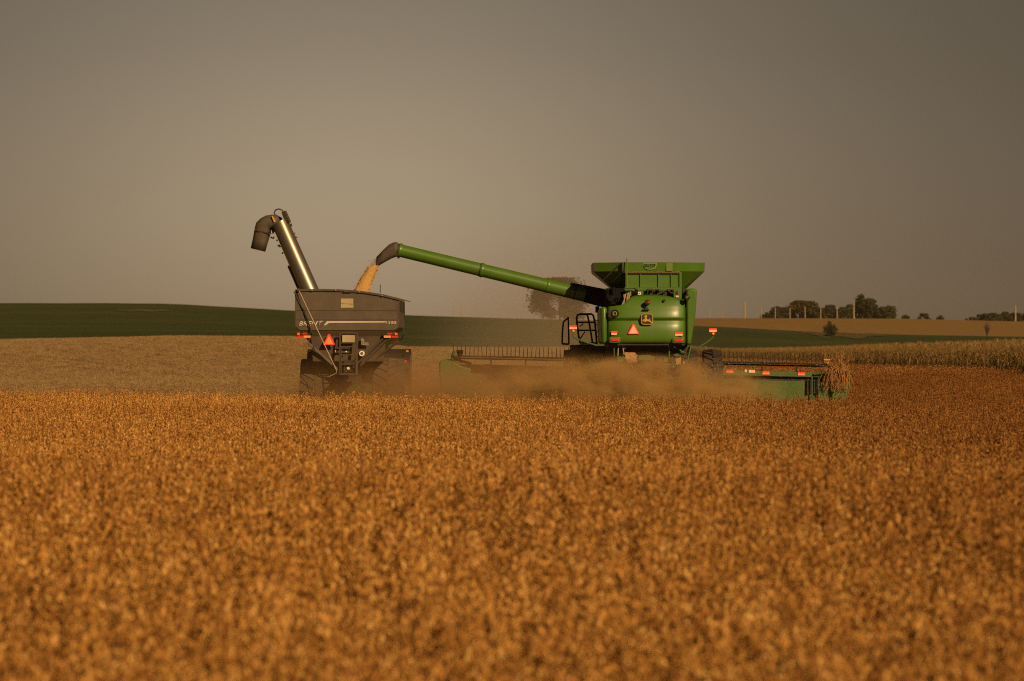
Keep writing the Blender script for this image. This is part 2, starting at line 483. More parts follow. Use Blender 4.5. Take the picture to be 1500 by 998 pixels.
M_BEAN = veg_mat('ripe_soybean', [(0.0, (0.035, 0.014, 0.004)), (0.28, (0.25, 0.104, 0.021)), (0.56, (0.70, 0.358, 0.084)), (1.0, (0.93, 0.64, 0.24))], 0.15, 0.20,
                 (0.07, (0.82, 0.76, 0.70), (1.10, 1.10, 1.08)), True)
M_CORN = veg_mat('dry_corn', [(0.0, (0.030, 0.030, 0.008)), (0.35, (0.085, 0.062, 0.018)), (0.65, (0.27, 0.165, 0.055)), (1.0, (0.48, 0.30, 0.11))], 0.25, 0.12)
M_STUB = veg_mat('cut_stubble', [(0.0, (0.21, 0.138, 0.064)), (0.5, (0.30, 0.198, 0.092)), (1.0, (0.38, 0.255, 0.12))], 0.1, 0.3)

def src_mesh(name, v, f, var, material):
    me = bpy.data.meshes.new(name); me.from_pydata(v, [], f)
    a = me.attributes.new('var', 'FLOAT', 'POINT'); a.data.foreach_set('value', var)
    me.materials.append(material)
    return bpy.data.objects.new(name, me)      # never linked: only its geometry is used

class VB:
    def __init__(s): s.v = []; s.f = []; s.a = []
    def add(s, vs_, fs, var):
        b = len(s.v); s.v += [tuple(p) for p in vs_]; s.f += [tuple(b + i for i in f) for f in fs]; s.a += [var] * len(vs_)
    def spindle(s, p, d, L, w, th, var):       # pod: flattened 8-faced spindle
        d = d.normalized(); sd = d.cross(Vector((random.uniform(-1, 1), random.uniform(-1, 1), random.uniform(-1, 1)))).normalized(); n = d.cross(sd)
        m = p + d * L * 0.55
        s.add([p, m + sd * w, m + n * th, m - sd * w, m - n * th, p + d * L], [(0, 1, 2), (0, 2, 3), (0, 3, 4), (0, 4, 1), (5, 2, 1), (5, 3, 2), (5, 4, 3), (5, 1, 4)], var)
    def stick(s, p, q, r, var, n=3):
        d = (q - p).normalized(); a = d.cross(Vector((0.3, 0.9, 0.2))).normalized(); b = d.cross(a)
        vs_ = [c + (a * math.cos(2 * math.pi * k / n) + b * math.sin(2 * math.pi * k / n)) * rr for c, rr in ((p, r), (q, r * .6)) for k in range(n)]
        s.add(vs_, [(k, (k + 1) % n, n + (k + 1) % n, n + k) for k in range(n)], var)

def bean_plant(i, low=False):
    vb = VB(); rnd = random.random
    H = random.uniform(.72, .92)
    stems = [(Vector((0, 0, 0)), Vector((random.uniform(-.06, .06), random.uniform(-.06, .06), H)))]
    for k in range(random.randint(2, 4)):
        a = rnd() * 6.28; h = random.uniform(.12, .35)
        stems.append((Vector((0, 0, h)), Vector((math.cos(a) * random.uniform(.06, .15), math.sin(a) * random.uniform(.06, .15), random.uniform(.55, .92) * H))))
    for j, (p, q) in enumerate(stems):
        vb.stick(p, q, .006 if j == 0 else .004, 0.25)
        L = (q - p).length
        n = int(L * (22 if low else 38))
        for k in range(n):
            u = 0.12 + 0.88 * (k + rnd()) / n
            c = p.lerp(q, u)
            a = rnd() * 6.28; up = random.uniform(.5, 2.6) * random.choice((1, 1, 1, -1))
            d = Vector((math.cos(a), math.sin(a), up))
            vb.spindle(c, d, random.uniform(.042, .066) * (1.35 if low else 1), random.uniform(.0075, .0118) * (1.4 if low else 1), .0055 * (1.4 if low else 1), min(1, max(0, random.gauss(.53, .30))))
        for k in range(2):            # bare petiole sticking out
            c = p.lerp(q, rnd() * .6 + .3); a = rnd() * 6.28
            vb.stick(c, c + Vector((math.cos(a) * .12, math.sin(a) * .12, random.uniform(.02, .14))), .0018, .5)
    if i % 3 == 0:                    # a few curled dead leaves still hang on
        for k in range(4):
            p, q = random.choice(stems); c = p.lerp(q, rnd() * .8 + .1); a = rnd() * 6.28
            d = Vector((math.cos(a), math.sin(a), random.uniform(-.6, .2))).normalized(); sd = d.cross(Vector((0, 0, 1))).normalized()
            vb.add([c, c + d * .035 + sd * .022, c + d * .075 - Vector((0, 0, .015)), c + d * .035 - sd * .022], [(0, 1, 2), (0, 2, 3)], random.uniform(.05, .35))
    return src_mesh('bean_source', vb.v, vb.f, vb.a, M_BEAN)

def corn_plant(i):
    vb = VB(); rnd = random.random
    H = random.uniform(2.05, 2.3)
    top = Vector((random.uniform(-.12, .12), random.uniform(-.12, .12), H))
    vb.stick(Vector((0, 0, 0)), top, .014, .55, 4)
    for k in range(13):
        h = 0.15 + 0.14 * k + random.uniform(-.05, .05)
        c = top * (h / H); a = rnd() * 6.28
        L = random.uniform(.45, .75); w = random.uniform(.025, .04)
        d = Vector((math.cos(a), math.sin(a), 0)); sd = Vector((-d.y, d.x, 0))
        rise = random.uniform(.15, .5); droop = random.uniform(.5, 1.5)
        pts = []
        for u in (0, .35, .7, 1):
            pts.append((c + d * L * (u - .25 * u * u) + Vector((0, 0, rise * u - droop * u * u)), w * (1 - u * .85)))
        vs_ = [q for p_, ww in pts for q in (p_ - sd * ww, p_ + sd * ww + Vector((0, 0, .012)))]
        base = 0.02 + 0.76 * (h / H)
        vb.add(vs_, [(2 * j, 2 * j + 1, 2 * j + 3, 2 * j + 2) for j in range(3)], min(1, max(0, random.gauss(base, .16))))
    ear = top * .46
    a = rnd() * 6.28
    vb.spindle(ear, Vector((math.cos(a), math.sin(a), -.4)), .26, .032, .03, .85)
    for k in range(6):
        a = rnd() * 6.28
        vb.stick(top, top + Vector((math.cos(a) * .1, math.sin(a) * .1, random.uniform(.12, .26))), .007, .8)
    return src_mesh('corn_source', vb.v, vb.f, vb.a, M_CORN)

def stub_tuft(i):
    vb = VB()
    for k in range(9):
        p = Vector((random.uniform(-.25, .25), random.uniform(-.25, .25), 0))
        q = p + Vector((random.uniform(-.05, .05), random.uniform(-.05, .05), random.uniform(.06, .16)))
        vb.stick(p, q, .007, random.uniform(.3, 1))
    for k in range(16):
        p = Vector((random.uniform(-.35, .35), random.uniform(-.35, .35), random.uniform(.01, .04)))
        a = random.random() * 6.28; L = random.uniform(.08, .26)
        vb.stick(p, p + Vector((math.cos(a) * L, math.sin(a) * L, random.uniform(-.01, .05))), .007, random.uniform(.1, 1))
    return src_mesh('stubble_source', vb.v, vb.f, vb.a, M_STUB)

def scatter(name, P, rotz, scl, idx, sources, label, tilt=0.09):
    n = len(P)
    me = bpy.data.meshes.new(name)
    me.vertices.add(n); me.vertices.foreach_set('co', np.asarray(P, np.float32).ravel())
    rot = np.stack([RNG.normal(0, tilt, n), RNG.normal(0, tilt, n), rotz], -1).astype(np.float32)
    a = me.attributes.new('rot', 'FLOAT_VECTOR', 'POINT'); a.data.foreach_set('vector', rot.ravel())
    a = me.attributes.new('scl', 'FLOAT', 'POINT'); a.data.foreach_set('value', np.asarray(scl, np.float32))
    a = me.attributes.new('idx', 'INT', 'POINT'); a.data.foreach_set('value', np.asarray(idx, np.int32))
    me.update()
    o = bpy.data.objects.new(name, me); COL.objects.link(o)
    tag(o, label, 'crop', None, 'stuff')
    me.materials.append(sources[0].data.materials[0])
    g = bpy.data.node_groups.new(name, 'GeometryNodeTree')
    g.interface.new_socket('Geometry', in_out='INPUT', socket_type='NodeSocketGeometry')
    g.interface.new_socket('Geometry', in_out='OUTPUT', socket_type='NodeSocketGeometry')
    gi = g.nodes.new('NodeGroupInput'); go = g.nodes.new('NodeGroupOutput')
    gti = g.nodes.new('GeometryNodeGeometryToInstance')
    for s in reversed(sources):
        oi = g.nodes.new('GeometryNodeObjectInfo'); oi.inputs['Object'].default_value = s; oi.inputs['As Instance'].default_value = False
        g.links.new(oi.outputs['Geometry'], gti.inputs[0])
    def attr(nm, tp):
        k = g.nodes.new('GeometryNodeInputNamedAttribute'); k.data_type = tp; k.inputs['Name'].default_value = nm
        return next(x for x in k.outputs if x.enabled)
    iop = g.nodes.new('GeometryNodeInstanceOnPoints')
    iop.inputs['Pick Instance'].default_value = True
    mtp = g.nodes.new('GeometryNodeMeshToPoints')
    g.links.new(gi.outputs[0], mtp.inputs[0]); g.links.new(mtp.outputs[0], iop.inputs['Points'])
    g.links.new(gti.outputs[0], iop.inputs['Instance'])
    g.links.new(attr('idx', 'INT'), iop.inputs['Instance Index'])
    e2r = g.nodes.new('FunctionNodeEulerToRotation')
    g.links.new(attr('rot', 'FLOAT_VECTOR'), e2r.inputs[0]); g.links.new(e2r.outputs[0], iop.inputs['Rotation'])
    g.links.new(attr('scl', 'FLOAT'), iop.inputs['Scale'])
    g.links.new(iop.outputs[0], go.inputs[0])
    md = o.modifiers.new('scatter', 'NODES'); md.node_group = g
    return o

def pts_in(y0, y1, dens, xlo, xhi, row=None):
    out = []
    step = 2.0
    y = y0
    while y < y1:
        a, b = xlo(y + step / 2), xhi(y + step / 2)
        dn = dens(y) if callable(dens) else dens
        n = int((b - a) * step * dn)
        if n > 0:
            X = RNG.uniform(a, b, n); Y = RNG.uniform(y, min(y + step, y1), n)
            if row: X = np.round(X / row) * row + RNG.normal(0, row * .13, n)
            out.append(np.stack([X, Y], -1))
        y += step
    P = np.concatenate(out)
    return P

def edge(x):          # where the standing beans in front of the machines end
    px = 750 + x / 107.0 * F
    return 105.5 + np.interp(px, [-200, 0, 435, 760, 1500], [3.5, 2.5, 1.2, 0.0, 0.0]) + 0.35 * np.sin(x * 2.1) + 0.25 * np.sin(x * 5.3)

beans_hi = [bean_plant(i) for i in range(9)]
beans_lo = [bean_plant(i, True) for i in range(5)]
A = pts_in(9, 110, lambda y: 28 if y < 45 else 24, lambda y: -(0.155 * y + 6.5), lambda y: 0.155 * y + 6.5)
A = A[A[:, 1] < edge(A[:, 0])]
# standing beans right of the header and ahead of it, up to the corn
def corn_edge(d): return np.interp(d, [100, 156, 218, 306, 462, 468, 520], [22.2, 22.6, 23.2, 26.6, 29.2, 23.5, 25])
B1 = pts_in(104, 150, 19, lambda y: 3.0, lambda y: min(0.155 * y + 4, 22.6))
B1 = B1[(B1[:, 0] > 11.35) | (B1[:, 1] > 120.5) | (B1[:, 1] < edge(B1[:, 0]))]
B1 = B1[B1[:, 1] > edge(B1[:, 0])]
B1 = B1[(B1[:, 0] > 11.35) | (B1[:, 0] > 3.0 + (B1[:, 1] - 119) * 0.03)]
B2 = pts_in(150, 470, lambda y: 14 if y < 220 else 7, lambda y: 3.0 + (y - 119) * 0.03, lambda y: float(corn_edge(y)) + .2)
def put(P, kmax, name, sources, label, smin=.85, smax=1.12, tilt=.09):
    z = gz(P[:, 0], P[:, 1])
    n = len(P)
    scatter(name, np.stack([P[:, 0], P[:, 1], z], -1), RNG.uniform(0, 6.28, n), RNG.uniform(smin, smax, n), RNG.integers(0, kmax, n), sources, label, tilt)
AB = np.concatenate([A, B1])
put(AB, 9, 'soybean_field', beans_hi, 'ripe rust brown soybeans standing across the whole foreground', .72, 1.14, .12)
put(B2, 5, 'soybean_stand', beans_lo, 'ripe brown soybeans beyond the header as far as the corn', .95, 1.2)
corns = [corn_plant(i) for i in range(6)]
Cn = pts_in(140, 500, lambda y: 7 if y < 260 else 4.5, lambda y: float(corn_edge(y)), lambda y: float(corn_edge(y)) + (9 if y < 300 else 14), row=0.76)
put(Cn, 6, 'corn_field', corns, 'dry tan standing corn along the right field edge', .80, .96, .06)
stubs = [stub_tuft(i) for i in range(6)]
St = pts_in(107, 335, lambda y: 5 if y < 180 else 3, lambda y: -(0.15 * y + 5), lambda y: 3.0 + (y - 119) * 0.03)
St = St[St[:, 1] > edge(St[:, 0]) + .2]
put(St, 6, 'bean_stubble', stubs, 'cut stubble and straw litter on the harvested field', .8, 1.25, .05)

# ------------------------------------------------------------------ combine harvester
CX, CYD = 4.26, 110.0
combine = tag(empty('combine_harvester', (CX, CYD, 0)), 'green combine harvester seen from behind, its long unloading tube swung out to the left', 'combine')
def C(px, py, y=0.0):
    d = CYD + y
    return Vector(((px - 750) / F * d - CX, y, EYE + (HZ - py) / F * d))
def cx(px, y=0.0): return C(px, 0, y).x
def cz(py, y=0.0): return C(0, py, y).z

def tyre(name, xc, yc, r, w, parent, rimmat, base=0.0, lugs=22, depth=.07, rub='rubber'):
    mb = MB()
    h = w / 2
    prof = [(-h * .72, r * .56), (-h * .95, r * .66), (-h, r * .8), (-h * .95, r * .90), (-h * .78, r - depth * 1.25), (0, r - depth * .7), (h * .78, r - depth * 1.25), (h * .95, r * .90), (h, r * .8), (h * .95, r * .66), (h * .72, r * .56)]
    mb.lathe(prof, (xc, yc, r + base), 'X', 40)
    for k in range(lugs):            # chevron lugs
        for s in (-1, 1):
            a0 = 2 * math.pi * (k + (.5 if s > 0 else 0)) / lugs; a1 = a0 + 2 * math.pi / lugs * 1.0
            ps = []
            for rr in (r - depth * 1.3, r):
                for (xx, aa, da) in ((s * h * .02, a1, .045), (s * h * .97, a0, .045)):
                    for sg in (-1, 1):
                        ang = aa + sg * da / r
                        rq = rr * (.955 if abs(xx) > h * .5 else 1)
                        ps.append((xc + xx, yc + math.cos(ang) * rq, r + base + math.sin(ang) * rq))
            mb.hexa([ps[0], ps[1], ps[3], ps[2], ps[4], ps[5], ps[7], ps[6]])
    t = mb.build(name, M[rub], parent, True)
    rm = MB()
    rm.lathe([(-h * .5, r * .0), (-h * .5, r * .3), (-h * .2, r * .36), (-h * .7, r * .57), (-h * .74, r * .57), (h * .74, r * .57), (h * .3, r * .36), (h * .5, r * .3), (h * .5, 0)], (xc, yc, r + base), 'X', 28)
    rm.build('rim', rimmat, t, True)
    return t

# core body and chassis
mb = MB()
mb.box(C(892, 451, .35), C(1003, 503, .35) + Vector((0, 4.2, 0)))
mb.box(C(927, 437, .55), C(1003, 451.2, .35) + Vector((0, 4.1, 0)))
mb.box((-1.25, .9, 1.25), (1.25, 6.5, 2.6))
mb.box((-.5, .7, .75), (.5, 4, 1.4))
mb.box((-1.45, 4.2, .9), (1.45, 5.4, 1.8))
mb.box(C(836, 546, 4.0), C(892, 505.5, 6.2))
mb.build('chassis', M['dark'], combine, bevel=.03)

# rear hood, a curved sheet
top_pts = [(889.5, 449.5), (894, 449), (903, 448), (910, 447), (915, 445.3), (918.5, 442), (921.5, 438), (924.5, 434.8), (929, 433.1), (940, 431.8), (952, 431.5), (966, 432), (977, 433.4), (984, 435.2), (989, 437.6), (994, 438.4), (1000, 438.7), (1004.2, 438.7)]
def hood_top(px): return float(np.interp(px, [p[0] for p in top_pts], [p[1] for p in top_pts]))
def hood_y(py, px):
    y = float(np.interp(py, [431, 435, 440, 448, 458, 464.5, 466, 470, 473, 478, 490, 499, 502, 504], [.42, .30, .2, .11, .03, .0, .0, .085, .06, .02, 0, .015, .06, .16]))
    u = (px - 947) / 57.5
    return y + .16 * abs(u) ** 6 + .05 * u * u
pxs = np.unique(np.concatenate([np.linspace(889.5, 1004.2, 34), [p[0] for p in top_pts]]))
pyl = [504, 503, 502, 500.5, 499, 495, 490, 484, 478, 475, 473, 471.5, 470, 468.5, 467, 466, 465, 463.5, 461, 458, 454, 451]
mb = MB(); vs_, fs = [], []
nrow = len(pyl) + 6
for px in pxs:
    tp = hood_top(px)
    rows = [max(p, tp) if p <= 451 else p for p in pyl]
    rows = pyl + [451 + (tp - 451) * k / 6 for k in range(1, 7)]
    for py in rows:
        vs_.append(C(px, py, hood_y(py, px)))
nc = len(pxs)
for i in range(nc - 1):
    for j in range(nrow - 1):
        a = i * nrow + j; fs.append((a, a + nrow, a + nrow + 1, a + 1))
mb.add(vs_, fs)
hood = mb.build('rear_hood', M['green'], combine, True, angle=60)
sm = hood.modifiers.new('thick', 'SOLIDIFY'); sm.thickness = .05; sm.offset = -1
# make sure the sheet's normals look backward
if sum(p.normal.y for p in hood.data.polygons) > 0:
    hood.data.flip_normals()

def side_panel(poly, y0, y1, bev):
    m_ = MB(); n = len(poly)
    m_.prism([(C(a, b, y0).x, C(a, b, y0).z) for a, b in poly], y0, y1)
    return m_.build('side_panel', M['green'], combine, True, bevel=bev)
side_panel([(1005.6, 423.5), (1012, 422.6), (1019.5, 423), (1021, 426), (1020, 447), (1018, 468), (1014.5, 490), (1012.5, 505), (1005.6, 505)], .18, 4.6, .06)
side_panel([(879.8, 449.8), (889, 449.4), (889, 503), (881.5, 504), (880, 475)], .14, 4.6, .08)
# lower edge trim under the hood
mb = MB(); mb.prism([(C(a, b, .1).x, C(a, b, .1).z) for a, b in [(890, 503.5), (1004, 503.5), (1003, 506), (892, 506)]], .14, .5)
mb.build('hood_edge', M['black'], combine)

# engine deck between hood and tank
mb = MB()
mb.box(C(928, 436, 1.0), C(1000, 422.5, 2.4)); 
for i in range(16):
    px = random.uniform(948, 986); py = random.uniform(424.5, 431); r_ = random.uniform(1.5, 4) / 47
    mb.box(C(px, py, .8) - Vector((r_, 0, r_)), C(px, py, 1.2) + Vector((r_, 0, r_)))
mb.build('engine', M['dark'], combine, bevel=.02)
mb = MB()
mb.box(C(889, 450, .9), C(928, 424, 3))
for k in range(12):
    a, b = random.uniform(892, 922), random.uniform(428, 446); r_ = random.uniform(2, 5) / 47
    mb.lathe([(-.1, 0), (-.1, r_), (.3, r_)], C(a, b, .85 + random.uniform(-.1, .05)), random.choice('XYZ'), 12)
mb.build('pulley_bay', M['void'], combine, True, bevel=.02)
mb = MB()
for k in range(5):
    q0 = C(911 + k * 2.5, 447 - k * 1.0, .42); q1 = C(914 + k * 2.4, 432 - k, .55)
    mid = (q0 + q1) / 2 + Vector((random.uniform(-.08, .08), -.08, 0))
    mb.tube([q0, q0.lerp(mid, .6), mid, q1.lerp(mid, .4), q1], .022, 8)
mb.pieces('slim_tube', M['wood'], combine, True)  # brown hoses beside the engine deck
mb = MB()
mb.box(C(928, 426.2, .95), C(1000, 421.8, 1.05))
mb.prism([(C(a, b, .7).x, C(a, b, .7).z) for a, b in [(914, 423), (928, 423), (931, 427), (924, 434), (919, 436), (917, 430)]], .7, .78)
mb.box(C(928, 434, .80), C(942, 426.2, .9))
mb.box(C(986.5, 438.3, .45), C(998.3, 423.5, .6))
mb.box(C(886, 427.5, 2.0), C(899, 422.5, 2.3))
mb.pieces('deck_guard', M['green'], combine, bevel=.015)
mb = MB(); mb.box(C(934, 432, .76), C(938.6, 427.8, .79)); mb.mi = 1; mb.box(C(935.8, 430.5, .745), C(937.2, 429, .76)); mb.pieces('decal', [M['white'], M['black']], combine)
mb = MB(); mb.box(C(990.5, 431.5, .42), C(993, 426.5, .45)); mb.mi = 1; mb.box(C(989.8, 435.6, .42), C(994, 433.2, .45)); mb.build('latch', [M['black'], M['paleref']], combine)
mb = MB(); mb.box(C(999.2, 438.5, .5), C(1002.8, 421.5, .7)); mb.build('exhaust_stack', M['black'], combine, bevel=.02)
mb = MB(); mb.tube([C(1003, 438, .1), C(1006, 436.5, .05), C(1010, 433.5, .05)], [.05, .1, .05], 10); mb.build('mirror', M['black'], combine, True)

# grain tank with its flared extension
yt0, yt1, yb0, yb1 = 1.9, 5.5, 2.7, 4.7
def rect(pxl, pxr, py, y0, y1):
    zz = cz(py, y0); xl, xr = cx(pxl, y0), cx(pxr, y0)
    return [Vector((xl, y0, zz)), Vector((xr, y0, zz)), Vector((xr, y1, zz)), Vector((xl, y1, zz))]
ych = 2.45       # the rear corners of the flare stand further forward than its middle
def loop6(pts, y1):
    l = [C(px, py, y) for px, py, y in pts]
    zt = l[0].z
    for q in l: q.z = zt
    return l + [Vector((l[3].x, y1, zt)), Vector((l[0].x, y1, zt))]
T0 = loop6([(900, 425.5, 3.1), (917, 425.5, 2.7), (997, 425.5, 2.7), (1003, 425.5, 3.1)], yb1)
T1 = loop6([(869.5, 398, ych), (913, 398, yt0), (992, 398, yt0), (1032, 398, ych)], yt1)
T2 = loop6([(868.5, 385.0, ych - .03), (913, 385.0, yt0 - .03), (992, 385.0, yt0 - .03), (1032.5, 385.0, ych - .03)], yt1 + .03)
mb = MB()
ins = .06
def shrink(loop, k):
    c_ = sum(loop, Vector()) / 6
    return [Vector((p.x + (k if p.x < c_.x else -k), p.y + (k if p.y < c_.y else -k), p.z)) for p in loop]
loops = [T0, T1, T2, shrink(T2, ins), shrink(T1, ins), shrink(T0, ins)]
vv = [p for l in loops for p in l]
ff = []
for a in range(5):
    for k in range(6):
        ff.append((a * 6 + k, a * 6 + (k + 1) % 6, (a + 1) * 6 + (k + 1) % 6, (a + 1) * 6 + k))
ff.append(tuple(range(30, 36))); ff.append((5, 4, 3, 2, 1, 0))
mb.add(vv, ff)
# bowed rear lip
mb.hexa([C(911, 397.6, yt0 - .05), C(990, 397.6, yt0 - .05), C(990, 397.6, yt0 - .02), C(911, 397.6, yt0 - .02), C(911, 384.2, yt0 - .08), C(990, 384.2, yt0 - .08), C(990, 384.2, yt0 + .05), C(911, 384.2, yt0 + .05)])
tank = mb.build('grain_tank', M['green'], combine, bevel=.012)
mb = MB(); mb.box(C(868.0, 398, ych - .06), C(872.6, 385.5, ych + .1)); mb.build('corner_boot', M['black'], tank, bevel=.01)
mb = MB(); mb.box(C(976, 397.3, yt0 - .10), C(985.3, 385, yt0 - .085)); mb.build('tape', M['tape'], tank)
# central tank wall with ribs
mb = MB()
mb.box(C(917.5, 421.8, yt0 + .05), C(997, 399.4, yt0 + .8))
for a in (917.5, 937.6, 964, 982.6, 995.2):
    mb.box(C(a - .2, 421.4, yt0 + .0), C(a + 1.0, 401, yt0 + .06))
mb.box(C(917.5, 401.6, yt0 - .0), C(996.6, 399.2, yt0 + .06)); mb.box(C(915, 423.6, yt0 - .02), C(998, 421.0, yt0 + .07))
wall_ = mb.build('tank_wall', M['green'], combine, bevel=.008)
mb = MB()
for a in (936.9, 963.4, 982.0, 994.3):
    mb.box(C(a - .55, 420.8, yt0 + .03), C(a + .1, 401.8, yt0 + .052))
mb.pieces('wall_joint', M['black'], wall_)
mb = MB(); mb.box(C(913, 399.3, yt0 - .06), C(996, 398.1, yt0 + .05)); mb.build('ledge', M['straw'], tank)
# thin black tubes along the dark lines at the flare's left
mb = MB(); mb.tube([C(884, 410, yt0 - .0), C(909, 386, yt0 - .06)], .022, 6); mb.tube([C(896, 414, yt0 + .2), C(911, 399, yt0 - .04)], .022, 6); mb.tube([C(911.3, 399, yt0 - .06), C(911.3, 385, yt0 - .1)], .016, 6)
mb.pieces('flare_tube', M['black'], tank)
mb = MB(); mb.tube([C(918.3, 424, yt0 - .2), C(918.3, 378.2, yt0 - .2)], .018, 8); mb.tube([C(916.8, 424, yt0 - .2), C(916.8, 397, yt0 - .2)], .012, 8); mb.build('antenna', M['tape'], combine)
# sign on the lip
sg = [(942.4, 385.3), (961.9, 385.3), (961.3, 390), (959.6, 393.2), (955, 395), (949, 395), (944.6, 393.2), (943, 390)]
ys_ = yt0 - .085
mb = MB(); mb.prism([(C(a, b, ys_).x, C(a, b, ys_).z) for a, b in sg], ys_ - .012, ys_ + .02)
sg2 = [(952 + (a - 952) * .9, 389.8 + (b - 389.8) * .84) for a, b in sg]
mb.mi = 1; mb.prism([(C(a, b, ys_).x, C(a, b, ys_).z) for a, b in sg2], ys_ - .018, ys_ - .011)
sign = mb.build('tank_sign', [M['signedge'], M['green']], combine)
text_mesh('BIN TOP', 'lettering', M['black'], sign, .105, cx(943.9, ys_), cx(960.4, ys_), cz(391.6, ys_), ys_ - .022, 0)

# emblem
ye = -.045
def rrect(x0, y0, x1, y1, r, bul=0.0, n=5):
    out = []
    for (cx_, cy_, a0) in ((x1 - r, y0 + r, -90), (x1 - r, y1 - r, 0), (x0 + r, y1 - r, 90), (x0 + r, y0 + r, 180)):
        for k in range(n + 1):
            a = R(a0 + 90 * k / n); out.append((cx_ + r * math.cos(a), cy_ + r * math.sin(a)))
    mx_, my_ = (x0 + x1) / 2, (y0 + y1) / 2
    return out
def cpoly(pts, y): return [(C(a, b, y).x, C(a, b, y).z) for a, b in pts]
mb = MB()
mb.prism(cpoly(rrect(938.7, 459.2, 956.9, 476.2, 4.3), ye), ye - .01, ye + .10)
mb.mi = 1; mb.prism(cpoly(rrect(939.0, 459.6, 956.6, 475.8, 4.1), ye), ye - .018, ye - .008)
mb.mi = 0; mb.prism(cpoly(rrect(940.0, 460.6, 955.6, 474.8, 3.2), ye), ye - .022, ye - .016)
emb = mb.build('emblem', [M['black'], M['decalyellow']], combine)
deer = [(310, 440), (345, 438), (362, 480), (338, 500), (345, 540), (368, 562), (420, 566), (428, 525), (446, 540), (440, 580), (480, 625), (515, 660), (490, 675), (450, 640), (400, 615), (340, 608), (298, 640), (272, 632), (290, 606), (262, 588), (248, 604), (262, 622), (240, 616), (222, 590), (238, 566), (284, 556), (300, 535), (296, 505), (268, 490), (286, 462)]
mb = MB(); mb.prism(cpoly([(930 + a / 19.95, 440 + b / 19.95) for a, b in deer], ye), ye - .03, ye - .02)
mb.build('leaping_deer', M['decalyellow'], emb)

# slow-vehicle triangle
def smv(parent, P, px0, px1, py0, py1, y, inner='oranref', fill=.70):
    mid = (px0 + px1) / 2
    def q(pts): return [(P(a, b, y).x, P(a, b, y).z) for a, b in pts]
    m_ = MB(); c_ = 1.2
    m_.prism(q([(mid - c_, py0), (mid + c_, py0), (px1, py1 - 1.4), (px1 - .6, py1), (px0 + .6, py1), (px0, py1 - 1.4)]), y - .012, y + .012)
    m_.mi = 1
    w = (px1 - px0) / 2 * fill; cyv = py0 + (py1 - py0) * .64; h = (py1 - py0) * fill / .7
    m_.prism(q([(mid, cyv - h * .47), (mid + w, cyv + h * .26), (mid - w, cyv + h * .26)]), y - .018, y - .011)
    return m_.build('warning_triangle', [M['redref'], M[inner]], parent)
smv(combine, C, 919.8, 936.2, 474.6, 489.6, -.03, 'paleref', .80)

for (a, b, c_, d_) in ((895.5, 485.3, 906, 490.8), (988.8, 486.8, 999.8, 492)):
    y = -.02 + (.06 if a > 950 else .08)
    mb = MB(); mb.box(C(a, d_, y), C(c_, (b + d_) / 2, y + .02)); mb.mi = 1; mb.box(C(a, (b + d_) / 2, y), C(c_, b, y + .02)); mb.build('reflector', [M['paleref'], M['redref']], combine)
for (a, b, c_, d_) in ((892.5, 494, 909, 502.5), (984.8, 494.5, 1002.5, 503.0)):
    y = -.03
    mb = MB(); mb.prism(cpoly(rrect(a, b, c_, d_, 2.5), y), y, y + .2); t_ = mb.build('light_bezel', M['green'], combine, bevel=.015)
    mb = MB(); mb.prism(cpoly(rrect(a + 2.4, b + 2, c_ - 2.4, d_ - 2.2, 1.6), y), y - .035, y + .01); mb.build('tail_light', M['red'], t_, bevel=.01)
# round exhaust opening
ce = C(900.8, 459.5, .1)
mb = MB(); mb.lathe([(.1, .12), (-.06, .125), (-.09, .105), (-.05, .085), (.06, .08), (.06, 0)], ce, 'Y', 28)
ex = mb.build('exhaust_port', M['black'], combine, True)
mb = MB(); mb.tube([ce + Vector((.055 * math.cos(t), -.05, .055 * math.sin(t))) for t in np.linspace(-1.2, 4.2, 14)], .014, 8); mb.build('exhaust_pipe', M['wood'], ex, True)
mb = MB(); mb.prism(cpoly([(890, 455), (896, 454.4), (900, 456), (900, 465), (894, 467), (890, 464.5)], .08), .05, .12); mb.build('port_shade', M['black'], combine, bevel=.03)  # black plate put in for the shade left of the exhaust port
# rear work lamp
cb = C(948.2, 443.3, -.02)
mb = MB(); mb.lathe([(-.1, 0), (-.1, .06), (-.06, .09), (.04, .085), (.12, .04)], cb, 'Y', 18); mb.tube([cb + Vector((-.02, .03, -.05)), C(946.5, 451.5, -.02)], .03, 8); mb.box(C(941.5, 454.3, -.05), C(951, 453, .12)); mb.box(C(944.5, 453.2, -.03), C(949, 451, .1))
wl = mb.build('rear_lamp', M['black'], combine, True)
mb = MB(); mb.lathe([(-.13, 0), (-.125, .025), (-.1, .04), (-.07, .045)], cb + Vector((.03, -.0, 0)), 'Y', 16); mb.build('lens', M['red'], wl, True)
mb = MB(); mb.lathe([(-.05, 0), (-.05, .04), (.1, .045)], C(973, 440.2, .15), 'Y', 16); mb.build('hood_latch', M['black'], combine, True)

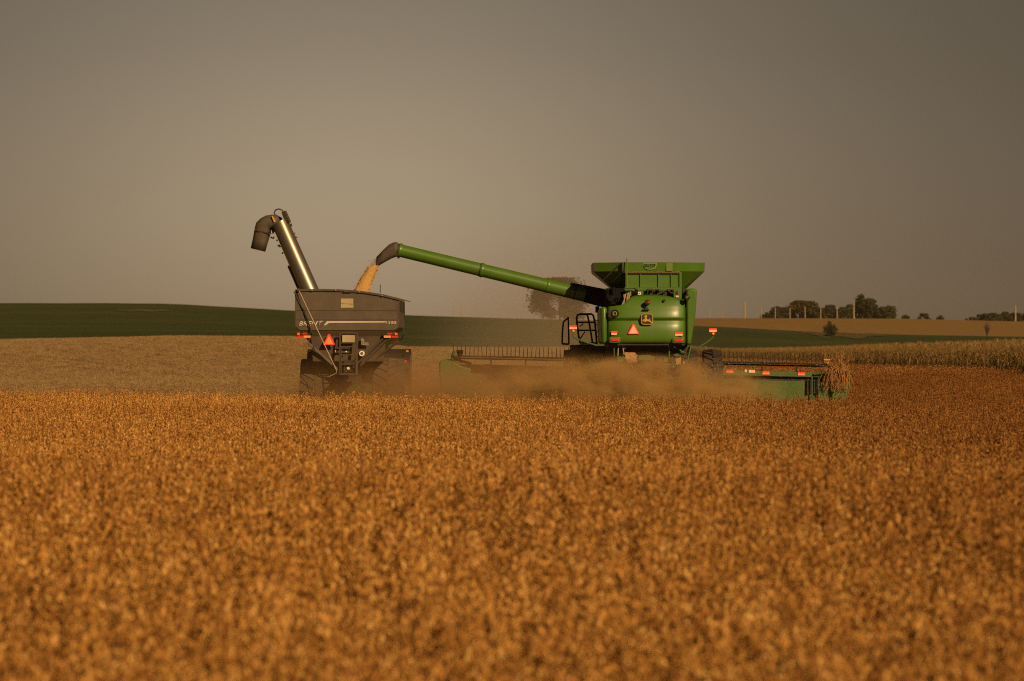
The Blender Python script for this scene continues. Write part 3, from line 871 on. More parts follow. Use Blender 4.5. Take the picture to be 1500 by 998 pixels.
# lamp arms left and right
def lamp_arm(pts, plate, y, flip):
    m_ = MB(); m_.tube([C(a, b, y) for a, b in pts], .028, 8)
    a_, b_ = plate
    m_.prism(cpoly([(a_ - 5, b_ + 4.5), (a_ + 5, b_ + 4.5), (a_ + 2.5, b_ + 9.5), (a_ - 2.5, b_ + 9.5)], y), y - .02, y + .03)
    o_ = m_.build('lamp_arm', M['dgreen'], combine, True)
    m_ = MB(); m_.box(C(a_ - 5.4, b_ + 2.4, y - .05), C(a_ + 5.4, b_, y - .02)); m_.mi = 1; m_.box(C(a_ - 5.4, b_ + 5.4, y - .05), C(a_ + 5.4, b_ + 2.4, y - .02)); m_.build('reflector', [M['redref'], M['paleref']], o_)
    m_ = MB(); m_.lathe([(-.1, 0), (-.09, .035), (-.04, .052), (.02, .052)], C(a_, b_ + 8.2, y), 'Y', 14); m_.build('marker_lamp', M['amber'], o_, True)
lamp_arm([(839.5, 489), (840, 493), (845, 496.5), (858, 501.5), (873, 506), (893, 506)], (839.6, 477), .25, 1)
lamp_arm([(1044.4, 489), (1044.2, 495), (1036, 501), (1024, 509), (1008, 510.5)], (1044.4, 481), .35, -1)

# cab, mostly hidden ahead of the tank
mb = MB(); mb.hexa([(-1.0, 6.6, 2.3), (1.0, 6.6, 2.3), (.9, 8.2, 2.3), (-.9, 8.2, 2.3), (-1.0, 6.6, 3.9), (1.0, 6.6, 3.9), (1.0, 8.5, 3.9), (-1.0, 8.5, 3.9)])
cabo = mb.build('cab', M['glass'], combine, bevel=.05)
mb = MB(); mb.box((-1.1, 6.4, 3.9), (1.1, 8.8, 4.12)); mb.build('cab_roof', M['green'], cabo, bevel=.06)
mb = MB(); mb.box((-1.25, 5.4, 2.0), (1.25, 6.6, 3.8)); mb.build('tank_front', M['green'], combine, bevel=.04)

# ladder and platform rails on the left
def zp(x, y, d=4.6): return C(760 + x / 7.13, 400 + y / 7.13, d)
mb = MB()
mb.tube([zp(*p) for p in [(640, 735), (622, 640), (607, 530), (604, 470), (612, 440), (640, 430), (760, 430), (778, 445), (795, 520), (806, 640), (815, 745)]], .034, 8)
mb.tube([zp(*p, 5.3) for p in [(690, 432), (718, 445), (735, 520), (755, 640), (770, 735)]], .03, 8)
for y_, a, b in ((516, 607, 790), (600, 618, 800), (732, 640, 815)): mb.tube([zp(a, y_), zp(b, y_)], .028, 8)
mb.tube([zp(636, 560), zp(672, 530)], .02, 6); mb.tube([zp(640, 690), zp(690, 615)], .02, 6)
mb.pieces('handrail', M['dark'], combine, True)
mb = MB()
mb.tube([zp(*p, 6.4) for p in [(452, 740), (455, 620), (466, 512), (480, 498), (518, 470)]], .03, 8)
mb.tube([zp(*p, 6.4) for p in [(515, 458), (519, 560), (523, 745)]], .03, 8)
mb.tube([zp(452, 740, 6.4), zp(523, 745, 6.4)], .03, 8)
mb.build('ladder_rail', M['dark'], combine, True)
mb = MB(); mb.box(zp(640, 775, 4.4), zp(860, 745, 6.0)); mb.build('platform', M['dark'], combine, bevel=.02)
mb = MB()
for (a, b, c_) in ((800, 470, 30), (810, 520, 24), (815, 590, 30), (812, 640, 24)):
    mb.tube([zp(a - 14, b), zp(a + 8, b + c_), zp(a + 50, b + c_ * .6)], .014, 6)
mb.pieces('cable', M['black'], combine, True)

# unloading auger
ya = 4.0
def A_(px, py, y=ya): return C(px, py, y)
p_end, p_root = A_(581.5, 366.2), A_(900, 442.5)
def along(px): return p_end.lerp(p_root, (px - 581.5) / (900 - 581.5))
mb = MB(); mb.tube([p_end, along(706), along(803), along(862)], [.205, .212, .222, .232], 32)
aug = mb.build('unloading_auger', M['green'], combine, True)
for px_, w in ((586, .05), (706, .05), (803, .05)):
    c_ = along(px_); dr = (p_root - p_end).normalized()
    mb = MB(); mb.tube([c_ - dr * w, c_ - dr * .012, c_ + dr * .012, c_ + dr * w], [.222, .238, .238, .222], 28); mb.mi = 1; mb.tube([c_ - dr * (w + .035), c_ - dr * (w + .005)], [.219, .219], 28); mb.build('flange', [M['green'], M['black']], aug, True)
mb = MB(); mb.tube([along(857), along(870), along(888), A_(905, 441)], [.236, .25, .26, .30], 24)
mb.bar(along(836) + Vector((0, 0, .24)), along(895) + Vector((0, 0, .30)), .3, .1)
mb.box(A_(872.5, 458, 3.8), A_(877.5, 449, 4.2)); mb.box(A_(888, 452, 3.4), A_(918, 428, 4.4))
mb.pieces('auger_elbow', M['void'], aug, True, bevel=.01)
mb = MB(); mb.tube([along(842.5) - dr * .02, along(842.5) + dr * .02], [.238, .238], 28)
mb.bar(along(835) + Vector((-.0, -.20, .08)), along(846) + Vector((0, -.22, .1)), .02, .03); mb.build('band', M['black'], aug, True)
sp = [(583, 354.6), (575, 355.4), (569, 359), (560, 368), (552.0, 376.8), (550.5, 391.5), (566, 383), (580.5, 376.2)]
mb = MB()
# spout: lofted rings from tube mouth to drooping lip
rings = [((583, 355.2), (583, 376.6)), ((577, 355.0), (580.5, 376.4)), ((570, 358.2), (573.5, 379.0)), ((561.5, 366), (563.5, 384.4)), ((551.6, 376.6), (550.4, 392.2))]
vs_, fs = [], []; n = 24
for tp_, bt_ in rings:
    pt, pb = C(*tp_, ya), C(*bt_, ya)
    c_, h_ = (pt + pb) / 2, (pt - pb) / 2
    for k in range(n):
        a = 2 * math.pi * k / n
        ca_, sa_ = math.cos(a), math.sin(a)
        vs_.append(c_ + h_ * (abs(ca_) ** .7 * (1 if ca_ > 0 else -1)) + Vector((0, .2 * abs(sa_) ** .7 * (1 if sa_ > 0 else -1), 0)))
for i in range(len(rings) - 1):
    for k in range(n): fs.append((i * n + k, i * n + (k + 1) % n, (i + 1) * n + (k + 1) % n, (i + 1) * n + k))
mb.add(vs_, fs)
spo = mb.build('spout', M['boot'], aug, True)
s_ = spo.modifiers.new('thick', 'SOLIDIFY'); s_.thickness = .02
mb = MB(); mb.tube([C(583.5, 376.5, ya), C(583.5, 379, ya)], .03, 8); mb.build('knob', M['dark'], aug)

# undercarriage, spreader
mb = MB(); mb.prism(cpoly([(935, 520.5), (953, 520.3), (953, 522), (960, 522), (958.5, 528), (935, 528)], .4), .4, .7); mb.build('spreader_plate', M['dgreen'], combine, bevel=.02)
mb = MB()
mb.box(C(960, 529, .5), C(976, 522, 1.0)); mb.box(C(943, 536, .5), C(954, 529, .9)); mb.box(C(954, 536, .45), C(974, 528.5, .9))
mb.tube([C(965, 540, .4), C(965, 528, .4)], .12, 14); mb.tube([C(985, 540, .4), C(985, 526, .4)], .1, 14)
mb.pieces('spreader_drive', M['dark'], combine, True, bevel=.02)
mb = MB()
mb.tube([C(980, 505, .4), C(980.5, 531, .4)], .03, 8); mb.tube([C(899.5, 505, .3), C(899.5, 524, .3)], .022, 8); mb.tube([C(915, 505, .3), C(915, 512, .3)], .03, 8)
mb.box(C(974, 535.5, .3), C(1011, 533.6, .5)); mb.box(C(972, 531, .4), C(978, 524, .6))
mb.prism(cpoly([(985, 520), (993, 517.5), (1005, 515), (1001, 521), (990, 523)], .5), .5, .62)
mb.tube([C(992, 509, .4), C(998, 515, .4), (C(1005, 517, .4)), C(1012, 506, .3)], .03, 8); mb.tube([C(1012, 507, .25), C(1009, 520, .25), C(1006, 534, .25)], .03, 8)
mb.prism(cpoly([(903, 523), (912, 521), (918, 526), (912, 531), (904, 530)], .4), .4, .5)
mb.pieces('tailboard_frame', M['dgreen'], combine, True, bevel=.012)
mb = MB(); mb.tube([C(906, 506, .3), C(905, 522, .3)], .02, 8); mb.tube([C(912, 506, .3), C(914, 520, .3)], .02, 8); mb.tube([C(980, 506.5, .3), C(980, 508, .3)], .04, 8); mb.tube([C(986.5, 508, .28), C(990, 508.5, .28)], .045, 8)
mb.pieces('linkage', M['wood'], combine, True)
mb = MB()
mb.add([C(915, 515.5, .5), C(930, 516.5, .5), C(937, 523, .45), C(933, 531, .45), C(918, 531, .45), C(916, 524, .4)], [tuple(range(6))]); mb.add([C(990, 524, .6), C(997, 523.5, .6), C(1005, 533, .55), C(988, 534, .55)], [(0, 1, 2, 3)])
mb.pieces('straw_mat', M['straw'], combine)
for o_ in [c for c in combine.children if c.name.startswith('straw_mat')]:
    s_ = o_.modifiers.new('thick', 'SOLIDIFY'); s_.thickness = .06
mb = MB(); mb.tube([(-1.7, 1.6, .8), (1.7, 1.6, .8)], .14, 12); mb.tube([(-2.6, 5.4, 1.12), (2.6, 5.4, 1.12)], .16, 12); mb.pieces('axle', M['dark'], combine, True)
for xw in (-2.27, -1.47, 1.50, 2.27): tyre('drive_wheel', xw, 5.2, 1.155, .62 if abs(xw) > 2 else .55, combine, M['yellow'], 0.02, 24, .09, 'tyre')
for xw in (-1.62, 1.62): tyre('steer_wheel', xw, 1.6, .76, .55, combine, M['yellow'], 0.02)

# header across the front (one part of the combine, with its own pieces)
yh = 8.0
def H_(px, py, y=yh): return C(px, py, y)
mb = MB()
# top beam
mb.hexa([H_(672, 540.2), H_(1221, 553.6), H_(1221, 553.6, yh + .25), H_(672, 540.2, yh + .25), H_(672, 533.6), H_(1221, 546.6), H_(1221, 546.6, yh + .25), H_(672, 533.6, yh + .25)])
mb.mi = 1
mb.hexa([H_(672, 547, yh + .15), H_(1221, 560.5, yh + .15), H_(1221, 560.5, yh + .3), H_(672, 547, yh + .3), H_(672, 539.9, yh + .15), H_(1221, 553.3, yh + .15), H_(1221, 553.3, yh + .3), H_(672, 539.9, yh + .3)])
mb.mi = 0
mb.hexa([H_(672, 600, yh + .1), H_(1221, 612, yh + .1), H_(1221, 612, yh + .6), H_(672, 600, yh + .6), H_(672, 546.5, yh + .05), H_(1221, 560.0, yh + .05), H_(1221, 560, yh + .3), H_(672, 546.5, yh + .3)])
mb.hexa([(-6.9, yh + .3, .15), (6.9, yh + .3, .15), (6.9, yh + 1.6, .1), (-6.9, yh + 1.6, .1), (-6.9, yh + .3, .3), (6.9, yh + .3, .25), (6.9, yh + 1.6, .2), (-6.9, yh + 1.6, .2)])
mb.mi = 1
for a in (1182, 1186.5, 1192, 1196): mb.hexa([H_(a, 577, yh - .06), H_(a + 2.2, 577, yh - .06), H_(a + 2.2, 577, yh + .1), H_(a, 577, yh + .1), H_(a, 556, yh - .06), H_(a + 2.2, 556, yh - .06), H_(a + 2.2, 556, yh + .1), H_(a, 556, yh + .1)])
header = mb.build('header', [M['dgreen'], M['dark']], combine, bevel=.012)
mb = MB()
for a in (1188.6, 1198.5): mb.box(H_(a, 585, yh - .1), H_(a + 1.8, 552, yh - .06))
mb.prism([(H_(a, b).x, H_(a, b).z) for a, b in [(1199, 560), (1222, 561), (1222, 590), (1199, 590)]], yh - .05, yh + .04)
mb.tube([H_(1192, 548.5, yh - .05), H_(1205, 546.5, yh - .1), H_(1220, 541, yh - .1)], .045, 8)
mb.pieces('brace', M['dgreen'], header, bevel=.01)
def divider(poly, y0, y1):
    m_ = MB(); pl = [(H_(a, b).x, H_(a, b).z) for a, b in poly]
    m_.prism(pl, y0, y1)
    x_ = sum(p[0] for p in pl) / len(pl); n0 = len(m_.v) // 2
    # pointed snout ahead
    m_.hexa([(x_ - .3, y1 - .01, .15), (x_ + .3, y1 - .01, .15), (x_ + .05, y1 + 1.3, .2), (x_ - .05, y1 + 1.3, .2), (x_ - .3, y1 - .01, 1.0), (x_ + .3, y1 - .01, 1.0), (x_ + .05, y1 + 1.3, .35), (x_ - .05, y1 + 1.3, .35)])
    return m_.build('end_divider', M['dgreen'], header, True, bevel=.05)
divider([(643.5, 530), (647, 527.5), (660, 526), (668, 531), (676, 536), (690, 540), (690, 604), (654, 606), (646, 575), (643.5, 550)], yh - .2, yh + 2.0)
divider([(1217, 549), (1224, 542.5), (1236, 541.5), (1243, 544), (1245, 550), (1242, 580), (1239, 612), (1217, 612)], yh - .2, yh + 2.0)
# reel
mb = MB()
def reel_py(px): return np.interp(px, [660, 1222], [521.5, 534.0])
yr = yh + 1.3
for k, (dy, dz) in enumerate(((0, .0), (.12, -.075), (.9, -.5), (.3, -.9))):
    p0, p1 = H_(664, reel_py(664), yr), H_(1219, reel_py(1219), yr)
    off = Vector((0, dy, dz))
    mb.tube([p0 + off, p1 + off], .028 if k < 2 else .03, 8)
    if k == 1: continue
    n = 92
    for i in range(n + 1):
        c_ = p0.lerp(p1, i / n) + off
        j = random.uniform(-.012, .012)
        up = .37 if k == 0 else -.25
        mb.tube([c_, c_ + Vector((j, .02, up * .6)), c_ + Vector((j * 2, -.02, up * random.uniform(.93, 1.03)))], [.016, .012, .008], 5)
mb.build('reel', M['black'], header)
mb = MB()
for a in (719, 770, 855, 1059, 1116.5, 1166.5):
    pt = float(reel_py(a)); pb = float(np.interp(a, [672, 1221], [535, 547.5]))
    q0, q1 = H_(a, pt, yh + .6), H_(a, pb + 2, yh + .2)
    mb.bar(q0, q1, .05, .05, (0, 1, 0)); mb.bar(q0, H_(a, pt, yr), .06, .05)
mb.pieces('reel_arm', M['black'], header)
for a, b in ((713, 536.6), (1069, 544.2), (1122, 546.2), (1174, 547.6)):
    mb = MB(); mb.box(H_(a - 5.2, b + 2.6, yh - .03), H_(a + 5.2, b - .2, yh + .0)); mb.mi = 1; mb.box(H_(a - 5.2, b - .2, yh - .03), H_(a + 5.2, b - 2.6, yh + .0)); mb.build('reflector', [M['oranref'], M['redref']], header)
mb = MB(); mb.box(H_(1097, 546.3, yh - .01), H_(1100.5, 542, yh)); mb.box(H_(1091, 545.5, yh - .01), H_(1094, 541.5, yh)); mb.mi = 1; mb.box(H_(1100.7, 546.4, yh - .01), H_(1106, 542.2, yh)); mb.mi = 2; mb.box(H_(1194, 550.2, yh - .01), H_(1204, 549.2, yh)); mb.box(H_(683, 537, yh - .01), H_(698, 536, yh))
mb.pieces('decal', [M['white'], M['paleref'], M['decalyellow']], header)
for a, b in ((1212, 526), (673.5, 513)):
    m_ = MB(); y = yh - .2
    m_.prism([(H_(p, q, y).x, H_(p, q, y).z) for p, q in [(a - 4.8, b + 2), (a + 4.8, b + 2), (a + 4.5, b + 6), (a + 2, b + 9), (a - 2, b + 9), (a - 4.5, b + 6)]], y, y + .06)
    sgn = 1 if a > 900 else -1
    m_.tube([H_(a, b + 8.5, y + .03), H_(a + sgn * 1.5, b + 12, y + .03), H_(a + sgn * 6, b + 15, y + .2)], .03, 8)
    m_.mi = 1; m_.box(H_(a - 5, b + 2.2, y - .03), H_(a + 5, b, y + .07))
    m_.mi = 2; m_.lathe([(-.07, 0), (-.06, .035), (0, .05)], H_(a + .4, b + 6, y), 'Y', 14)
    m_.build('marker_lamp', [M['dgreen'], M['decalyellow'], M['amber']], header, True)
mb = MB(); mb.tube([H_(663, 528, yr - .8), H_(664, 520, yr - .2), H_(665, 516, yr)], .06, 8); mb.bar(H_(676, 530, yh), H_(662, 522, yh + .8), .07, .1); mb.bar(H_(690, 533, yh), H_(668, 527, yh + .3), .06, .08); mb.pieces('lift_arm', M['dgreen'], header)
mb = MB(); mb.bar((0, 6.5, 1.9), (0, 8.1, 1.0), 1.3, .8); mb.build('feeder_house', M['dgreen'], combine, bevel=.03)

# torn bean stalks caught on the right end of the header
mb = MB()
for k in range(190):
    up = random.random() < .2
    px0 = random.choice((1217, 1223, 1229, 1236)) + random.gauss(0, 3.2); py0 = random.gauss(543, 2.5)
    p = C(px0, py0, yh - .28 + random.uniform(-.1, .16))
    pts = [p]
    d = Vector((random.gauss(0, .35), random.gauss(0, .2), random.uniform(.6, 1.2) if up else random.uniform(-.1, .5)))
    for s_i in range(6):
        d = d + Vector((random.gauss(0, .22), random.gauss(0, .10), (-.08 if up else -.55)))
        pts.append(pts[-1] + d.normalized() * random.uniform(.06, .16))
    mb.tube(pts, [.009, .009, .008, .007, .006, .005, .004], 4, caps=False)
    for s_i in range(4):
        c_ = random.choice(pts); q = c_ + Vector((random.gauss(0, .03), random.gauss(0, .03), random.gauss(0, .03)))
        mb.tube([c_, (c_ + q) / 2, q], [.004, .012, .003], 4, caps=False)
tg = mb.build('stalk_tangle', M['stalk'])
tg.location = (CX, CYD, 0)
tag(tg, 'bunch of torn dry bean stalks caught on the right end of the header', 'dry stalks', None, 'stuff')

# ------------------------------------------------------------------ grain cart
KX, KY, KZ = -5.11, 111.0, 0.10
cart = tag(empty('grain_cart', (KX, KY, KZ)), 'dark grey grain cart with its steel auger raised at left, being filled with beans', 'grain cart')
def K(px, py, y=0.0):
    d = KY + y
    return Vector(((px - 750) / F * d - KX, y, EYE + (HZ - py) / F * d - KZ))
def kp(pts, y): return [(K(a, b, y).x, K(a, b, y).z) for a, b in pts]
def zz2(x, y): return (420 + x / 5.255, 400 + y / 5.255)
L_ = 6.0
topl = [(432, 425.5), (445, 425.0), (470, 424.6), (500, 425.3), (530, 427.6), (560, 432.2), (584.6, 438.2)]
outer = topl + [(584.6, 479.5), (578, 484.5), (439, 484.5), (432.6, 479)]
mb = MB(); mb.prism(kp(outer, 0), 0, L_)
tk = mb.build('tank', M['grey'], cart, True, bevel=.02)
# seams, corner posts, rivets, rim
mb = MB()
for (a, b, c_, d_) in ((433, 455.4, 582, 454.4), (433, 469.0, 582, 468.0)): mb.box(K(a, b, -.012), K(c_, d_, .004))
mb.box(K(582.8, 479, -.012), K(584.2, 437, .004)); mb.box(K(432.2, 479, -.014), K(434, 425.5, .004))
for q in np.linspace(440, 452, 5): mb.box(K(579.6, q + .6, -.012), K(580.6, q - .4, .004))
mb.pieces('seam', M['gtrim'], tk)
rim = [(431.5, 429.5)] + [(a, b - 1.3) for a, b in topl] + [(601, 441.6), (600.5, 442.4)] + [(a, b + 1.7) for a, b in reversed(topl)]
mb = MB(); mb.prism(kp(rim[:8] + rim[8:], -.05), -.05, .03)
rm_ = mb.build('rim', M['tarp'], tk)
# tarp roof: bowed sheet over the front two thirds
mb = MB(); vs_, fs = [], []
nx_, ny_ = 14, 8
for j in range(ny_):
    y = .1 + (L_ - .2) * j / (ny_ - 1)
    for i in range(nx_):
        u = i / (nx_ - 1)
        px = 432 + (584.6 - 432) * u
        p = K(px, np.interp(px, [a for a, b in topl], [b for a, b in topl]), 0)
        bow = .10 * math.sin(math.pi * u) * (1 if j % 2 == 0 else .6)
        vs_.append((p.x, y, p.z - .02 + bow * .4))
for j in range(ny_ - 1):
    for i in range(nx_ - 1):
        if 2 <= j <= 4 and 6 <= i <= 11: continue      # the open slot where the grain drops in
        a = j * nx_ + i; fs.append((a, a + 1, a + nx_ + 1, a + nx_))
mb.add(vs_, fs); trp = mb.build('tarp', M['tarp'], cart, True)
s_ = trp.modifiers.new('thick', 'SOLIDIFY'); s_.thickness = .015
mb = MB()
for (x, y) in ((195, 132), (376, 130), (557, 143), (735, 172)):
    px, py = zz2(x, y); c_ = K(px, py + .4, -.07); mb.lathe([(-.02, 0), (-.02, .02), (.03, .025)], c_, 'Y', 10)
mb.pieces('tarp_bolt', M['silver'], rm_)
mb = MB(); mb.box(K(503.5, 428.4, -.075), K(514.5, 425.8, -.05)); mb.build('latch', M['gtrim'], rm_)
mb = MB(); mb.tube([K(557, 429.5, .2), K(557, 417, .2)], .014, 6); mb.build('antenna', M['dark'], cart)
# side vents and corner detail on the right wall
mb = MB()
for y0 in (1.0, 3.2):
    p = K(584.6, 446, 0); mb.box((p.x - .01, y0, p.z - .22), (p.x + .012, y0 + 1.3, p.z + .12))
mb.pieces('side_vent', M['black'], tk)
mb = MB(); mb.box(K(499, 451.2, -.02), K(517.5, 437.6, .01)); sw = mb.build('sight_window', M['sight'], cart, bevel=.006)
mb = MB(); mb.hexa([K(499.3, 444.6, -.026), K(517.2, 446.4, -.026), K(517.2, 446.4, -.019), K(499.3, 444.6, -.019), K(499.3, 443.6, -.026), K(517.2, 445.2, -.026), K(517.2, 445.2, -.019), K(499.3, 443.6, -.019)]); mb.build('grain_level', M['straw'], sw)
# decals
text_mesh('BRENT', 'lettering', M['decal'], tk, 6.6 / 46.6, K(437, 0).x, K(473, 0).x, K(0, 477.8).z, -.012, .35, tilt=.02)
text_mesh('1398', 'lettering', M['decal'], tk, 4.4 / 46.6, K(564, 0).x, K(580.5, 0).x, K(0, 475.4).z, -.012, .25)
mb = MB(); mb.prism(kp([(479, 470.6), (566, 470.9), (563, 472.6), (482, 473.2), (476.8, 476.8), (474.2, 476.8)], -.01), -.012, .004); mb.build('stripe', M['decal'], tk)
# hopper below
mb = MB()
hopb = [K(440, 484.4, .02), K(577, 484.4, .02), K(577, 484.4, .02) + Vector((0, L_ - .1, 0)), K(440, 484.4, .02) + Vector((0, L_ - .1, 0))]
low = [K(487, 546, .9), K(536, 546, .9), K(536, 546, .9) + Vector((0, 3.2, 0)), K(487, 546, .9) + Vector((0, 3.2, 0))]
mb.hexa(low + hopb)
mb.hexa([K(458, 530, .3), K(562, 530, .3), K(562, 530, 2.5), K(458, 530, 2.5), K(455, 488, .12), K(566, 488, .12), K(566, 488, 2.5), K(455, 488, 2.5)])
hop = mb.build('hopper', M['grey'], cart, bevel=.02)
mb = MB()
for (a, b) in (((578, 487), (530, 532)), ((572, 492), (528, 536)), ((566, 492), (522, 534)), ((452, 503), (494, 541)), ((583, 500), (548, 528))):
    mb.bar(K(*a, .0), K(*b, .35), .07, .07)
mb.pieces('frame_tube', M['grey'], cart, bevel=.008)
mb = MB(); mb.box(K(488, 562, .6), K(536, 549, 4.5)); mb.box(K(470, 562, 2.6), K(560, 552, 3.1)); mb.tube([K(506, 566, .5), K(506, 566, 2)], .16, 14); mb.tube([K(533, 566, .5), K(533, 566, 2)], .08, 12); mb.box((-.12, 5.5, .6), (.12, 8.2, .8))
mb.pieces('undercarriage', M['dark'], cart, bevel=.02)
# rear ladder frame with its window
mb = MB()
for a in (498, 523): mb.bar(K(a, 548, -.12), K(a, 488, -.12), .045, .045)
for b in (488, 502.5, 508, 520, 533.5, 548): mb.bar(K(497, b, -.12), K(524, b, -.12), .05, .035)
for a in (499.5, 521.5): mb.bar(K(a, 548, -.16), K(a, 508, -.14), .03, .03)
mb.hexa([K(496, 549.6, -.3), K(526, 549.6, -.3), K(526, 549.6, .2), K(496, 549.6, .2), K(496, 548, -.3), K(526, 548, -.3), K(526, 548, .2), K(496, 548, .2)])
mb.build('ladder', M['gtrim'], cart, bevel=.006)
mb = MB(); mb.box(K(501, 501.6, -.06), K(520, 489.6, .06)); mb.build('inspection_window', M['sight'], cart, bevel=.01)
mb = MB(); mb.box(K(503, 545, -.02), K(519, 528, .3)); mb.box(K(516, 540, -.1), K(524, 530, .1)); mb.mi = 1; mb.lathe([(-.03, 0), (-.03, .045), (.03, .05)], K(510, 540, -.05), 'Y', 14); mb.lathe([(-.02, 0), (-.02, .025), (.03, .03)], K(507, 515.5, .0), 'Y', 12)
mb.pieces('valve_block', [M['dark'], M['white']], cart, bevel=.02)
def sticker(pts, y, m, name='sticker'):
    m_ = MB(); m_.prism(kp(pts, y), y - .012, y + .012); return m_.build(name, m, cart)
st_ = sticker([(529, 496), (533.5, 496), (533.5, 501), (540.5, 502), (540.5, 506.5), (529, 505.5)], .04, M['wornwhite'])
c_ = K(530, 518, .05); mb = MB(); mb.lathe([(-.02, 0), (-.02, .085), (.12, .09)], c_, 'Y', 24); rd = mb.build('round_sticker', M['white'], cart)
mb = MB(); mb.lathe([(-.024, .02), (-.026, .045), (-.024, .045)], c_, 'Y', 18); mb.tube([c_ + Vector((-.03, -.025, .03)), c_ + Vector((.03, -.025, -.03))], .007, 6); mb.build('speed_symbol', M['black'], rd)
sticker([(490.5, 513), (493, 513.5), (496, 515), (495, 517), (491, 516)], .06, M['oranref'])
smv(cart, K, 473.4, 490.6, 489.6, 505.6, -.02)
# lamp clusters
for s in (0, 1):
    def X_(x): return x if s == 0 else (1017.3 - x)
    m_ = MB(); y = -.05
    m_.bar(K(X_(434), 491, y + .06), K(X_(456), 492, y + .06), .06, .12)
    br = m_.build('light_bracket', M['black'], cart)
    m_ = MB(); m_.box(K(X_(435.2), 491.4, y), K(X_(439), 487.6, y + .04)); m_.build('amber_lamp', M['amber'], br, bevel=.006)
    m_ = MB(); m_.box(K(X_(442.8), 490.3, y), K(X_(450), 487.8, y + .04)); m_.build('tail_light', M['red'], br, bevel=.006)
    m_ = MB(); m_.box(K(X_(434.4), 494.8, y), K(X_(443.5), 492.2, y + .03)); m_.build('dim_reflector', M['red'], br)
    m_ = MB(); m_.box(K(X_(444.6), 495, y - .02), K(X_(455), 491.8, y + .03)); m_.build('reflector', M['oranref'], br)
mb = MB(); mb.tube([K(590, 481, .1), K(591.5, 490, .0), K(588, 497, .05), K(580, 500, .1)], .02, 6); mb.tube([K(433, 430, -.06), K(441, 448, -.05), K(450, 465, -.05), K(456, 484, -.05), K(456, 498, -.05)], .013, 6); mb.pieces('slim_tube', M['black'], cart, True)  # right-hand hose, and a black tube along the dark curve by the crank
# crank handle of the roll tarp
mb = MB(); mb.tube([K(437.3, 424.5, -.12), K(493.2, 543.5, -.62)], .014, 8); mb.tube([K(493.2, 543.5, -.62), K(493, 546.5, -.62), K(482, 552, -.62)], .014, 8)
mb.build('tarp_crank', M['dullsteel'], cart, True)
mb = MB(); mb.lathe([(-.06, 0), (-.06, .05), (.05, .05)], K(437.3, 424.8, -.1), 'Y', 12); mb.bar(K(431, 430, -.05), K(438, 424, -.05), .06, .08); mb.build('crank_bracket', M['gtrim'], cart)
# wheels
for a, w in ((462.0, 1.0), (568.5, 1.02)):
    tyre('wheel', K(a, 0, 1.0).x, 1.75, .98, w, cart, M['gtrim'], -.02, 20, .07)
# unloading auger of the cart
ag0, ag1 = K(455.5, 430, 1.0), K(410.2, 326.5, 1.36)
mb = MB(); mb.tube([ag0 + (ag0 - ag1) * .08, ag0, ag1], [.285, .285, .268], 40)
ca = mb.build('auger', M['steel'], cart, True)
ad = (ag1 - ag0).normalized()
mb = MB()
seg = ag0.lerp(ag1, .43)
off = Vector((-.27, 0, -.12))
mb.tube([ag0 + off, seg + off], .05, 8)
for u in (.43, .62, .80): mb.tube([ag0.lerp(ag1, u) + off * 1.02, ag0.lerp(ag1, u + .012) + off * 1.1], .03, 8)
mb.pieces('conduit', M['gtrim'], ca, True)
def zz5(x, y): return (360 + x / 7.68, 300 + y / 7.68)
# hood: lofted elbow
prof = [ # (outer x,y) (inner x,y) in crop coordinates, from the tube mouth round to the lip
    ((410, 150), (300, 330)), ((345, 112), (300, 318)), ((290, 112), (297, 300)), ((225, 122), (290, 288)), ((165, 155), (285, 286)),
    ((115, 205), (284, 300)), ((98, 278), (283, 320)), ((78, 390), (250, 425)), ((55, 490), (220, 530))]
vs_, fs = [], []; n = 20
for (o_, i_) in prof:
    po, pi_ = K(*zz5(*o_), 1.6), K(*zz5(*i_), 1.6)
    c_, h_ = (po + pi_) / 2, (po - pi_) / 2
    for k in range(n):
        a = 2 * math.pi * k / n
        ca_, sa_ = math.cos(a), math.sin(a)
        q = c_ + h_ * (abs(ca_) ** .7 * (1 if ca_ > 0 else -1)) + Vector((0, .27 * abs(sa_) ** .7 * (1 if sa_ > 0 else -1), 0))
        vs_.append(q)
for i in range(len(prof) - 1):
    for k in range(n): fs.append((i * n + k, i * n + (k + 1) % n, (i + 1) * n + (k + 1) % n, (i + 1) * n + k))
mb = MB(); mb.add(vs_, fs); hd = mb.build('discharge_hood', M['boot'], ca, True, angle=50)
s_ = hd.modifiers.new('thick', 'SOLIDIFY'); s_.thickness = .02
mb = MB()
for x, y in ((147, 303), (215, 320), (272, 296), (310, 306)): mb.lathe([(-.03, 0), (-.03, .018), (.03, .022)], K(*zz5(x, y), 1.33), 'Y', 8)
mb.bar(K(*zz5(97, 282), 1.325), K(*zz5(288, 328), 1.325), .02, .035); mb.build('hood_hinge', M['dark'], hd)
mb = MB(); mb.hexa([K(*zz5(318, 200), 1.27), K(*zz5(338, 190), 1.27), K(*zz5(338, 190), 1.33), K(*zz5(318, 200), 1.33), K(*zz5(290, 130), 1.27), K(*zz5(305, 125), 1.27), K(*zz5(305, 125), 1.33), K(*zz5(290, 130), 1.33)]); mb.build('sticker', M['decalyellow'], hd)
mb = MB()
mb.tube([K(*zz5(*p), 1.6) for p in [(330, 112), (320, 88), (335, 60), (372, 48), (410, 62), (425, 95)]], .022, 8)
mb.tube([K(*zz5(*p), 1.6) for p in [(422, 90), (450, 160), (485, 240)]], .055, 10); mb.tube([K(*zz5(*p), 1.6) for p in [(485, 240), (515, 330), (530, 370)]], .03, 8)
